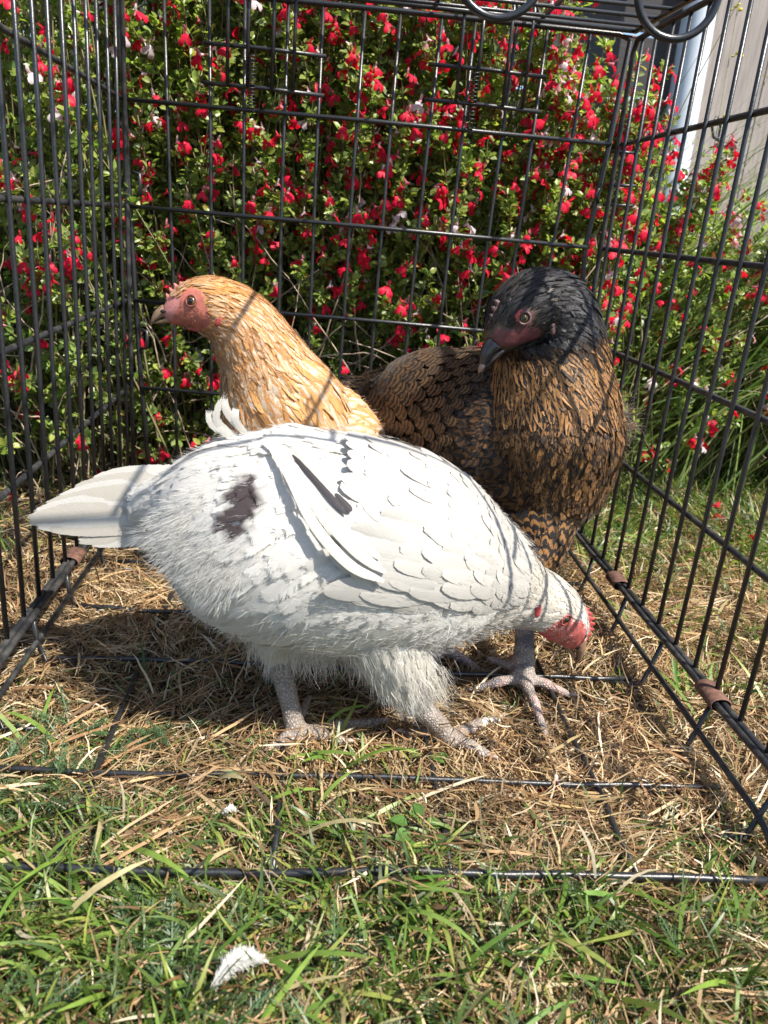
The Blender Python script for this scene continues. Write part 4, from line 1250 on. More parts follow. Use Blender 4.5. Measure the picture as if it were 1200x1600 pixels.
    for (V, F, A, U) in lst:
        for i in range(len(V) // 24):
            s0 = i * 24
            link('covert_feather', mesh_np('covert_feather', V[s0:s0 + 24] - h.off, F[i * 14:(i + 1) * 14] - s0, True, {k: a_[s0:s0 + 24] for k, a_ in A.items()}, U[s0:s0 + 24]), FTH_DP, wing)
    # tail
    for i in range(7):
        a0 = at(640, 640 + i * 6, -.10); b0 = at(575 - i * 2, 590 + i * 14, -.055 + .004 * i); m_ = (a0 + b0) / 2 + np.array([0, 0, .006])
        pts = catmull(np.array([a0, m_, b0]), 6); k_ = len(pts); ts = np.linspace(0, 1, k_); w = np.interp(ts, FT, FWD) * .014
        T_ = nrm(np.gradient(pts, axis=0)); A_ = nrm(np.cross(T_, np.array([.2, -1, .5]) * np.ones((k_, 1))))
        V = np.stack([pts - A_ * w[:, None], pts + np.array([0, -.002, 0]), pts + A_ * w[:, None]], 1).reshape(-1, 3)
        F = [(j * 3 + c, j * 3 + c + 1, j * 3 + c + 4, j * 3 + c + 3) for j in range(k_ - 1) for c in range(2)]
        uv = np.array([(x, t) for t in ts for x in (0, .5, 1)]); nV = len(V)
        link('tail_feather', mesh_np('tail_feather', V - h.off, F, True, {'Col': np.tile([.03, .022, .018, 1], (nV, 1)), 'Tip': np.tile([.015, .012, .011, 1], (nV, 1)), 'rnd': np.full(nV, random.random()), 'len': np.full(nV, 3.)}, uv), FTH_K, h.root)
    def dc(Pr, n):
        k_ = (rng.random(n) < .5)[:, None]
        return np.where(k_, tan(n) * (.35 + .65 * chestward(Pr)[:, None]), blk(n))
    kc = lambda Pr, n: np.array([.018, .017, .018])[None] * srand(n, .5, 2.2)[:, None]
    feather_obj('barbs', [overlay(body, 16000, .3, 6.5, dc, off=(.0015, .0042)), overlay(neck, 18000, .1, 4.4, dc, off=(.0015, .0048), r=(.00009, .00018)), overlay(neck, 9000, 4.3, 8.6, kc, lambda u: np.clip((9.6 - u) / 4, .3, 1), mask=facial, wild=.4, off=(.001, .0045))], FTH_DOWN, h.root)
    # pale downy tuft at the shoulder against the bars
    m_ = 900; c0 = at(962, 668, -.27); P0 = c0 + rng.normal(0, 1, (m_, 3)) * np.array([.008, .008, .013]); D = nrm(np.array([.75, -.3, .25]) + rng.normal(0, .45, (m_, 3)))
    feather_obj('down', [strands(P0, D, srand(m_, .007, .014), srand(m_, .00012, .0003), np.tile([.42, .34, .26], (m_, 1)), .3)], FTH_DOWN, h.root)
    # head details
    U_, Lo = beak_geo(at(775, 540, -.302), at(749, 581, -.312), (-.75, -.35, .4), .0085, .0115, .16)
    bk = h.part('beak', U_[0], U_[1], M_beak_blk); h.part('lower_mandible', Lo[0], Lo[1], M_beak_blk, bk)
    tipc = at(749, 581, -.312); d_ = nrm(tipc - at(760, 558, -.308))
    V, F = tube_geo([tipc - d_ * .007, tipc - d_ * .003, tipc + d_ * .001], [.0036, .0027, .0006], 8); h.part('beak_tip', V, F, M_beak_tip, bk)
    en = nrm(eye_n + np.array([-.1, -.8, .1]))
    h.eye(eye_c, en, .0042, M_iris_g)
    ax_ = nrm(np.cross(en, [0, 0, 1])); bx_ = np.cross(ax_, en)
    rp = [eye_c + .0008 * en + .0056 * (ax_ * math.cos(t) + bx_ * math.sin(t)) for t in np.linspace(0, 2 * PI, 17)]
    V, F = tube_geo(rp, .0014, 6, False); h.part('eyelid', V, F, M_comb_dark)
    rp = [eye_c + .0016 * en + .0072 * (ax_ * math.cos(t) + bx_ * math.sin(t)) * (1 + .06 * math.sin(9 * t)) for t in np.linspace(-.5, 2.3, 14)]
    V, F = tube_geo(rp[:9], [.0008, .0014, .0018, .002, .002, .0018, .0016, .0012, .0007], 6); h.part('brow', V, F, M_lobe)
    cp2 = catmull(np.array([at(px, py, -.302) for px, py in ((766, 520), (768, 508), (770, 496), (774, 484), (779, 474))]), 4)
    hs = [.006 * (1 if (i // 2) % 2 else .5) for i in range(len(cp2))]
    V, F = comb_geo(cp2 + np.array([.004, 0, 0]), [x + .004 for x in hs], .0028, (-.8, -.3, .5)); h.part('comb', V, F, M_comb_dark)
    p, nn = ray_hit(bvh, 862, 512)
    V, F = ellipsoid_geo(p + nn * .0016, [[.0028, 0, .001], [0, .002, 0], [-.0015, 0, .0062]], 12, 8); h.part('ear_lobe', V, F, M_comb_dark)
dark_hen()
# ------------------------------------------------------------------ grass, straw and weeds
M_grass = leafy('grass_blades', .35, .42, .5)
M_straw = leafy('dry_straw', .22, .6, .3, transmul=(1, .95, .8))

def ribbons(P, az, pitch, L, Wd, bend, c, segs=5, turn=0., kink=0.):
    """ribbons from roots P; azimuth, start pitch, bend (radians over the length), width; vectorised"""
    n = len(P); t = np.linspace(0, 1, segs + 1)
    ph = pitch[:, None] - bend[:, None] * t[None] ** 1.3
    a = az[:, None] + (turn * rng.normal(0, 1, n))[:, None] * t[None] + rng.normal(0, 1, (n, segs + 1)) * kink
    dx = np.cos(ph) * np.cos(a); dy = np.cos(ph) * np.sin(a); dz = np.sin(ph)
    D = np.stack([dx, dy, dz], -1) * (L / segs)[:, None, None]
    C = P[:, None] + np.concatenate([np.zeros((n, 1, 3)), np.cumsum(D[:, :-1], 1)], 1)
    g = gh(C[..., 0], C[..., 1]) + .0012
    C[..., 2] = np.maximum(C[..., 2], g + rng.uniform(0, .004, (n, 1)))
    S_ = np.stack([-np.sin(a), np.cos(a), np.zeros_like(a)], -1)
    Nn = np.cross(D, S_); Nn = nrm(Nn)
    rollv = rng.normal(0, .7, n)[:, None, None]
    S_ = S_ * np.cos(rollv) + Nn * np.sin(rollv)
    prof = np.interp(t, [0, .15, .6, .85, 1], [.6, .95, .9, .55, .05])
    w = (Wd[:, None] * prof[None])[..., None] * .5
    V = np.stack([C - S_ * w, C + S_ * w], 2).reshape(-1, 3)
    k = segs + 1
    i0 = (np.arange(n) * k * 2)[:, None] + np.arange(segs)[None] * 2
    F = np.stack([i0, i0 + 1, i0 + 3, i0 + 2], -1).reshape(-1, 4)
    cc = np.repeat(np.c_[c, np.ones(n)], k * 2, 0)
    return V, F, cc

def ribbons_obj(name, lst, mat):
    V, F, C = [], [], []; o = 0
    for v, f, c in lst:
        V.append(v); F.append(f + o); C.append(c); o += len(v)
    ob = link(name, mesh_np(name, np.concatenate(V), np.concatenate(F), True, {'Col': np.concatenate(C)}), mat)
    ob['kind'] = 'stuff'
    return ob

def greenness(x, y):
    """how green the turf is at a place: fresh in front, trodden brown straw in the crate, green by the bush"""
    g = .55 * (vnoise(x, y, 5, 21) - .5) + .5 * (vnoise(x, y, 14, 22) - .5)
    b = np.where(y < -.645, .72 - .20 * np.clip((x - .3) / .3, 0, 1), .22)
    b = b + np.where((y > -.645) & (y < -.57), .34, 0)
    b = b + .20 * np.exp(-(((x - .04) / .12) ** 2 + ((y + .52) / .07) ** 2))
    b = b - .12 * ((x > .35) & (y > -.62) & (y < -.2))
    b = np.where((x > .60) & (y > -.35), .25 + .5 * np.clip((y + .25) / .25, 0, 1), b)
    b = np.where((x < -.01) & (y > -.5), .45, b)
    return np.clip(b + g, 0, 1)

def scatter(n, x0, x1, y0, y1):
    return srand(n, x0, x1), srand(n, y0, y1)

def straw_cols(n):
    base = np.array([[.37, .24, .12], [.48, .355, .205], [.25, .14, .065], [.60, .50, .35], [.15, .088, .045], [.38, .28, .13]])
    return base[rng.choice(6, n, p=[.26, .22, .20, .10, .14, .08])] * srand(n, .7, 1.2)[:, None]
def green_cols(n):
    base = np.array([[.105, .17, .03], [.16, .24, .045], [.07, .125, .03], [.26, .29, .06], [.11, .15, .065]])
    return base[rng.choice(5, n, p=[.28, .24, .2, .14, .14])] * srand(n, .75, 1.25)[:, None]
straw, green = [], []
zones = [(-.12, .78, -.97, -.50, 62000, 1.0), (-.10, .85, -.50, -.02, 50000, 1.0), (-.7, -.10, -.6, .25, 9000, 1.25), (.78, 1.35, -.62, .25, 20000, 1.2), (-.6, 1.5, -.02, .42, 15000, 1.3)]
for x0, x1, y0, y1, n, s in zones:
    x, y = scatter(n, x0, x1, y0, y1)
    g = greenness(x, y); keep = rng.random(n) > g * .78
    x, y = x[keep], y[keep]; n = len(x)
    z = gh(x, y) + srand(n, -.001, .010) * (.5 + 1.3 * vnoise(x, y, 22, 41)); tone = (.55 + .85 * vnoise(x, y, 11, 42)) * (.8 + .4 * vnoise(x, y, 40, 43))
    # broken flat mat of stems, partly combed into bundles
    comb_ = vnoise(x, y, 7, 31) * 2 * PI * 1.6
    az = np.where(rng.random(n) < .45, comb_ + rng.normal(0, .35, n), srand(n, 0, 2 * PI))
    straw.append(ribbons(np.c_[x, y, z], az, rng.normal(.12, .22, n), srand(n, .010, .042) * s, srand(n, .0006, .0016) * s, rng.normal(.35, .55, n), straw_cols(n) * tone[:, None], 4, .7, .16))
    m = n // 34; i = rng.choice(n, m)
    straw.append(ribbons(np.c_[x[i], y[i], z[i] + .004], comb_[i] + rng.normal(0, .5, m), rng.normal(.1, .2, m), srand(m, .03, .065) * s, srand(m, .0016, .0028) * s, rng.normal(.3, .4, m), straw_cols(m) * 1.15, 5, .5, .06))
    m = n // 9
    i = rng.choice(n, m)
    straw.append(ribbons(np.c_[x[i], y[i], z[i]], srand(m, 0, 2 * PI), srand(m, .3, 1.2), srand(m, .010, .028) * s, srand(m, .0005, .0011) * s, srand(m, .3, 1.9), straw_cols(m), 4, .6, .12))
ribbons_obj('dry_straw', straw, M_straw)
gz_ = [(-.12, .78, -.97, -.60, 40000, .052, 1.05), (-.12, .78, -.62, -.50, 6000, .045, 1.0), (-.10, .85, -.50, -.02, 10000, .036, 1.0), (-.7, -.10, -.6, .25, 6000, .05, 1.2), (.62, 1.35, -.62, .30, 26000, .055, 1.2), (-.6, 1.5, -.02, .45, 9000, .05, 1.3)]
for x0, x1, y0, y1, n, hmax, s in gz_:
    x, y = scatter(n, x0, x1, y0, y1)
    k = rng.random(n) < np.clip(greenness(x, y) * 1.15 - .05, .03, 1); x, y = x[k], y[k]; n = len(x)
    z = gh(x, y)
    az = np.where(rng.random(n) < .5, vnoise(x, y, 5, 33) * 2 * PI * 1.5 + rng.normal(0, .5, n), srand(n, 0, 2 * PI))
    tramp = ((y > -.645) & (x < .58) & (x > 0))
    L = srand(n, .3, 1, ) ** 1.3 * hmax * np.where(tramp, .8, 1.0)
    c = green_cols(n); dry = rng.random(n) < .12; c[dry] = straw_cols(int(dry.sum()))
    green.append(ribbons(np.c_[x, y, z], az, np.where(tramp, srand(n, .1, 1.1), srand(n, .25, 1.35)), L, srand(n, .0010, .0026) * s, srand(n, .2, 1.7), c, 5, .4, .04))
for x0, x1, y0, y1, n in ((-.1, .7, -.95, -.62, 900), (-.05, .3, -.62, -.5, 120), (.6, 1.1, -.6, .1, 500)):
    x, y = scatter(n, x0, x1, y0, y1); k = rng.random(n) < greenness(x, y) + .15; x, y = x[k], y[k]; n = len(x)
    cb = np.array([[.20, .30, .05], [.14, .25, .04], [.30, .34, .08], [.50, .42, .22]])[rng.choice(4, n, p=[.35, .3, .2, .15])] * srand(n, .8, 1.15)[:, None]
    green.append(ribbons(np.c_[x, y, gh(x, y) + .003], vnoise(x, y, 4, 35) * 2 * PI * 1.4 + rng.normal(0, .6, n), srand(n, .2, 1.0), srand(n, .035, .08), srand(n, .0026, .0042), srand(n, .4, 1.6), cb, 6, .4, .02))
ribbons_obj('grass', green, M_grass)

# yarrow-like feathery weed leaves low in the turf
def ferny(n, regions):
    lst = []
    for _ in range(n):
        x0, x1, y0, y1 = regions[rng.integers(len(regions))]
        x, y = rng.uniform(x0, x1), rng.uniform(y0, y1)
        az, L, el = rng.uniform(0, 2 * PI), rng.uniform(.025, .05), rng.uniform(.15, .9)
        k = 13; t = np.linspace(.1, 1, k)
        bend = rng.uniform(.4, 1.0); ph = el - bend * t
        d = np.stack([np.cos(ph) * math.cos(az), np.cos(ph) * math.sin(az), np.sin(ph)], -1)
        C = np.array([x, y, float(gh(x, y)) + .004]) + np.cumsum(d, 0) * L / k
        C[:, 2] = np.maximum(C[:, 2], gh(C[:, 0], C[:, 1]) + .004)
        col = np.array([.085, .15, .06]) * rng.uniform(.7, 1.25)
        lst.append(ribbons(C[:1], np.array([az]), np.array([el]), np.array([L]), np.array([.0011]), np.array([bend]), col[None], 8, 0, 0))
        for s_ in (-1, 1):
            lst.append(ribbons(np.repeat(C, 2, 0), np.full(2 * k, az) + s_ * np.tile([.75, 1.15], k), np.repeat(ph, 2) + .25, np.repeat(.009 * np.sin(PI * np.clip(t, .12, .93)), 2) * rng.uniform(.6, 1.1, 2 * k), np.full(2 * k, .0009), np.full(2 * k, .5), np.tile(col, (2 * k, 1)), 2, .2, 0))
    return lst
fl = ferny(420, [(-.05, .62, -.93, -.66), (.15, .62, -.9, -.7), (.02, .16, -.60, -.48), (.0, .2, -.9, -.68)])
ribbons_obj('feathery_weeds', fl, M_grass)

# broad grass tufts and single coarse blades with their own place in the picture
def tuft(name, label, x, y, n, L, w, az0, spread, pit=(.3, 1.2), cols=None, bend=(.3, 1.3)):
    P = np.tile([x, y, float(gh(x, y))], (n, 1)) + np.c_[rng.normal(0, .005, (n, 2)), np.zeros(n)]
    az = az0 + rng.uniform(-spread, spread, n)
    c = (np.array(cols)[rng.integers(len(cols), size=n)] if cols else np.tile([.13, .26, .04], (n, 1))) * srand(n, .8, 1.2)[:, None]
    V, F, C = ribbons(P - np.array([x, y, 0]) * 0, az, srand(n, *pit), srand(n, L * .6, L), srand(n, w * .7, w), srand(n, *bend), c, 9, .25, 0)
    # a fold along the midrib
    e = empty(name, (x, y, 0)); tag(e, label, 'grass tuft', 'coarse grass tufts')
    k = 20
    for i in range(n):
        vv = V[i * k:(i + 1) * k] - np.array([x, y, 0])
        mid = (vv[0::2] + vv[1::2]) / 2; mid[:, 2] -= .18 * np.linalg.norm(vv[1::2] - vv[0::2], axis=1)
        v3 = np.stack([vv[0::2], mid, vv[1::2]], 1).reshape(-1, 3)
        f3 = [(j * 3 + c_, j * 3 + c_ + 1, j * 3 + c_ + 4, j * 3 + c_ + 3) for j in range(9) for c_ in range(2)]
        link('blade', mesh_np('blade', v3, f3, True, {'Col': np.tile([*c[i], 1], (30, 1))}), M_grass, e)
    return e
def gp(px, py): q = at_z(px, py, 0.0); return q[0], q[1]
YG = [(.16, .30, .04), (.10, .22, .035), (.22, .32, .07)]
x, y = gp(575, 1405); tuft('grass_tuft', 'broad green grass blades fanning right, lowest part of the lawn in front', x, y, 9, .085, .0052, -.35, .55, (.12, .6), YG, (.1, .7))
x, y = gp(600, 1440); tuft('grass_tuft', 'long pale green blades drooping towards the viewer in front of the crate', x, y, 7, .085, .0040, -1.1, .5, (.4, 1.0), YG, (.8, 1.8))
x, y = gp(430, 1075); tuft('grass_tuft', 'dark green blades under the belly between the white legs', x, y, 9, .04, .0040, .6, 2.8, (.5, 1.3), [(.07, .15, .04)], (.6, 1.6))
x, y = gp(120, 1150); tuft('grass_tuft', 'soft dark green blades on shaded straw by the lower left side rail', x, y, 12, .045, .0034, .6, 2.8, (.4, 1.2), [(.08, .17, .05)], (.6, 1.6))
x, y = gp(890, 975 - 100 + 120); tuft('grass_tuft', 'green blades beside the scaly foot of the dark hen', x, y, 8, .035, .0032, 2.4, 1.8, (.5, 1.3), YG)
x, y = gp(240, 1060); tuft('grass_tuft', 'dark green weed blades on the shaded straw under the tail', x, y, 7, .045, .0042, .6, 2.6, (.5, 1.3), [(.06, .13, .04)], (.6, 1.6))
x, y = gp(965, 1075); tuft('grass_tuft', 'bright green sprouts on the straw just past the white beak', x, y, 11, .028, .0022, 1.2, 2.8, (.6, 1.4), YG)
x, y = gp(800, 1110); tuft('grass_tuft', 'small green blades growing between the toes of the two hens', x, y, 8, .034, .0034, 1.4, 2.4, (.5, 1.3), YG)
x, y = gp(1070, 1090); tuft('grass_tuft', 'bright blades leaning on the right side bars', x, y, 10, .07, .0038, .9, .9, (.5, 1.2), YG)
x, y = gp(1165, 1420); tuft('grass_tuft', 'green blades at the front corner of the crate floor', x, y, 10, .055, .0034, 3.0, 1.2, (.3, 1.2), YG)
x, y = gp(930, 1530); tuft('grass_tuft', 'yellow green blades among dead stems in the lower lawn', x, y, 12, .06, .0026, 2.6, 1.2, (.4, 1.2), YG + [(.4, .3, .15)])
x, y = gp(130, 1420); tuft('grass_tuft', 'leafy green tuft by the front floor wire, leftmost in the lawn', x, y, 10, .05, .0040, 1.0, 2.5, (.4, 1.2), YG)
x, y = gp(465, 1530); tuft('grass_tuft', 'short bright green blades beside the fallen white feather', x, y, 7, .028, .0040, 1.2, 1.8, (.6, 1.3), YG)

# round leaved clover sprigs
def leaf_mesh(name, L, Wd, col, cup=.12, n=5):
    t = np.linspace(0, 1, n + 2); w = Wd * np.sin(PI * t ** .8) ** .8 * .5; w[-1] = 0; w[0] = 0
    V, C = [], []
    for i in range(n + 2):
        z = -cup * L * (t[i] ** 2)
        V += [(t[i] * L, -w[i], z + w[i] * .35), (t[i] * L, 0, z), (t[i] * L, w[i], z + w[i] * .35)]
    F = [(i * 3 + c, i * 3 + c + 1, i * 3 + c + 4, i * 3 + c + 3) for i in range(n + 1) for c in range(2)]
    return mesh_np(name, V, F, True, {'Col': np.tile([*col, 1], (len(V), 1))})
clover_me = leaf_mesh('leaf', .013, .011, (.09, .19, .04))
for j, (px, py, lab) in enumerate([(655, 1325, 'round leaved clover sprig beside the floor wire in front of the hens'), (665, 1180, 'tiny clover sprig by the white hen’s near foot'.replace('’', "'"))]):
    x, y = gp(px, py); e = empty('clover', (x, y, float(gh(x, y)) + .008)); tag(e, lab, 'clover')
    for k in range(6):
        a = k * 1.05 + random.random(); l = link('leaf', clover_me, None, e)
        l.data.materials.append(M_grass) if not l.data.materials else None
        l.location = (.010 * math.cos(a), .008 * math.sin(a), random.uniform(0, .006)); l.rotation_euler = (random.uniform(-.3, .3), random.uniform(-.4, .2), a)

# shed feathers, fallen petals, twig, seed stems
def shed(name, label, c, L, Wd, az, mat, n=900):
    e = empty(name, (c[0], c[1], c[2])); tag(e, label, 'feather', 'small white feathers shed on the grass')
    t = np.linspace(0, 1, 12); pts = np.stack([L * (t - .5), .18 * L * np.sin(PI * t) , .10 * L * np.sin(PI * t)], -1)
    ca, sa = math.cos(az), math.sin(az); R_ = np.array([[ca, -sa, 0], [sa, ca, 0], [0, 0, 1]])
    V, F = tube_geo(pts @ R_.T, [.0005 * (1 - .8 * q) for q in t], 6); link('shaft', mesh_py('shaft', V, F), M_straw, e)
    tt = rng.random(n) ** .8; P0 = np.stack([np.interp(tt, t, pts[:, i]) for i in range(3)], -1)
    s_ = rng.choice([-1, 1], n); D = nrm(np.stack([np.full(n, .8), s_ * 1.0, rng.uniform(.0, .4, n)], -1) + rng.normal(0, .2, (n, 3)))
    Lb = Wd * np.sin(PI * np.clip(tt, .08, .92)) ** .6 * srand(n, .6, 1.1)
    v, f, a, u = strands(P0 @ R_.T, D @ R_.T, Lb, srand(n, .0003, .0007), np.tile([.84, .83, .80], (n, 1)), .3)
    o = link('vane', mesh_np('vane', v, f, True, a, u), FTH_DOWN, e); o['kind'] = 'stuff'
q = at_z(372, 1522, .024); shed('shed_feather', 'curled white feather lying on the lawn in front of the crate', q, .030, .0075, .55, None, 1600)
q = at_z(357, 1268, .018); shed('shed_feather', 'tiny fluffy white feather on straw just inside the front floor wire', q, .009, .004, .2, None, 160)
M_twig = simple('dry_twig', (.26, .17, .10), .7, (.12, .07, .045), 300, .5)
a_, b_ = at_z(585, 1372, .014), at_z(780, 1392, .010)
tw = tube('twig', [a_, a_ * .6 + b_ * .4 + np.array([0, .001, .002]), a_ * .3 + b_ * .7, b_], [.0012, .0019, .0016, .0022], M_twig, None, 8)
tag(tw, 'brown twig lying along the front floor wire', 'twig')
M_red = None
# ------------------------------------------------------------------ flowering sage bushes behind the crate
M_leaf = leafy('sage_leaf', .50, .36, .6)
M_petal = leafy('sage_petal', .48, .5, .25, transmul=(1.05, .55, .6))
M_stem = simple('sage_stem', (.22, .22, .09), .7, (.16, .12, .07), 90, .2)
M_dead = simple('dead_twig', (.44, .35, .25), .8, (.24, .17, .12), 120, .3)

def petal_strip(pts, ws, col, cup=.25):
    """petal surface along pts with half widths, slightly cupped"""
    pts = np.array(pts, float); n = len(pts); V = []; F = []
    T_ = nrm(np.gradient(pts, axis=0)); s_ = np.array([0, 1.0, 0]); N_ = nrm(np.cross(T_, s_))
    for i in range(n):
        V += [pts[i] - s_ * ws[i] + N_[i] * ws[i] * cup, pts[i], pts[i] + s_ * ws[i] + N_[i] * ws[i] * cup]
    for i in range(n - 1):
        for c in range(2): F.append((i * 3 + c, i * 3 + c + 1, i * 3 + c + 4, i * 3 + c + 3))
    return V, F, [col] * len(V)

def flower_geo(kind, seed):
    """sage flower: calyx, tube, small hood, broad two lobed hanging lip; +x is outwards, +z up; about 22 mm"""
    r = random.Random(seed)
    red = (.86 * r.uniform(.88, 1.03), .018, .065); red2 = (.86, .05 * r.uniform(.5, 2), .12)
    if r.random() < .3: red = (.74, .018, .11); red2 = (.75, .06, .2)
    white = (.80, .72, .74); pink = (.72, .28, .34)
    hood_c = {0: red2, 1: pink, 2: white, 3: white}[kind]; lip_c = {0: red, 1: red, 2: red, 3: white}[kind]; tube_c = {0: (.55, .03, .06), 1: pink, 2: white, 3: white}[kind]
    V, F, C = [], [], []
    def add(v, f, c):
        o = len(V); V.extend(v); F.extend([tuple(i + o for i in q) for q in f]); C.extend(c)
    v, f = tube_geo([(0, 0, 0), (.003, 0, .0012), (.007, 0, .002)], [.0008, .0018, .0022], 6, False); add(v, f, [(.20, .07, .07) if r.random() < .6 else (.13, .17, .06)] * len(v))
    v, f = tube_geo([(.006, 0, .002), (.011, 0, .0035), (.015, 0, .0035)], [.0014, .0020, .0026], 7, False); add(v, f, [tube_c] * len(v))
    add(*petal_strip([(.013, 0, .005), (.016, 0, .0085), (.0175, 0, .0115), (.0175, 0, .0135)], [.0018, .0024, .0018, .0004], hood_c, .7))
    w = r.uniform(.85, 1.15)
    add(*petal_strip([(.014, 0, .002), (.0185, 0, .0012), (.021, 0, -.003), (.021, 0, -.007)], [.0018, .0042 * w, .0052 * w, .0040 * w], lip_c, -.15))
    for s_ in (-1, 1):
        v, f, c = petal_strip([(.0205, 0, -.004), (.0215, 0, -.0085), (.0205, 0, -.0125), (.0190, 0, -.0145)], [.0020, .0046 * w, .0040 * w, .0010], lip_c, .2)
        a = s_ * .42; v = [np.array([p[0], p[1] * math.cos(a) - (p[2] + .004) * math.sin(a) + s_ * .0032 * w, p[1] * math.sin(a) + (p[2] + .004) * math.cos(a) - .004]) for p in v]
        add(v, f, c)
        v, f, c = petal_strip([(.016, 0, .001), (.019, 0, -.002), (.0195, 0, -.005)], [.0010, .0018, .0008], lip_c, .2)
        v = [p + np.array([0, s_ * .0042 * w, 0]) for p in v]; add(v, f, c)
    return np.array(V), F, np.array([(*c, 1) for c in C])
FLW = [flower_geo(k, 10 + i) for i, k in enumerate([0, 0, 0, 1, 1, 2, 3, 2])]
FP = [.16, .14, .10, .17, .13, .11, .08, .11]
def pads(F):   # quads only
    return [tuple(q) if len(q) == 4 else (q[0], q[1], q[2], q[2]) for q in F]

def flower_mesh(i):
    V, F, C = FLW[i]
    me = mesh_py('flower', V, F); bary_attr(me, 'Col', C); me.materials.append(M_petal); return me
FMESH = [flower_mesh(i) for i in range(len(FLW))]

def leaf_batch(P, D, Nn, L, Wd, c):
    """folded oval leaves: root P, direction D, normal Nn"""
    n = len(P); D = nrm(D); Nn = nrm(Nn - D * np.sum(Nn * D, -1, keepdims=True)); S_ = np.cross(D, Nn)
    L = L[:, None]; Wd = Wd[:, None]
    fold = .35
    up_ = Nn * Wd * fold * .4
    p = [P, P + D * L * .30 - S_ * Wd * .46 + up_, P + D * L * .30 + S_ * Wd * .46 + up_,
         P + D * L * .72 - S_ * Wd * .38 + up_ - Nn * L * .03, P + D * L * .72 + S_ * Wd * .38 + up_ - Nn * L * .03, P + D * L - Nn * L * .12, P + D * L * .5 - Nn * L * .01]
    return np.stack(p, 1), np.repeat(c[:, None], 7, 1)

def stem_tubes(paths, r0, r1, n=3):
    """paths (m,k,3) -> slim tubes"""
    m, k, _ = paths.shape; T_ = nrm(np.gradient(paths, axis=1)); A = nrm(np.cross(T_, np.array([.3, .9, .2]))); B = np.cross(T_, A)
    rr = np.linspace(0, 1, k); r = (np.array(r0)[:, None] * (1 - rr) + np.array(r1)[:, None] * rr)[..., None]
    V = np.stack([paths + r * (A * math.cos(2 * PI * j / n) + B * math.sin(2 * PI * j / n)) for j in range(n)], 2).reshape(-1, 3)
    i0 = (np.arange(m) * k * n)[:, None, None] + (np.arange(k - 1) * n)[None, :, None]; j = np.arange(n)[None, None]
    F = np.stack([i0 + j, i0 + (j + 1) % n, i0 + n + (j + 1) % n, i0 + n + j], -1).reshape(-1, 4)
    return V, F

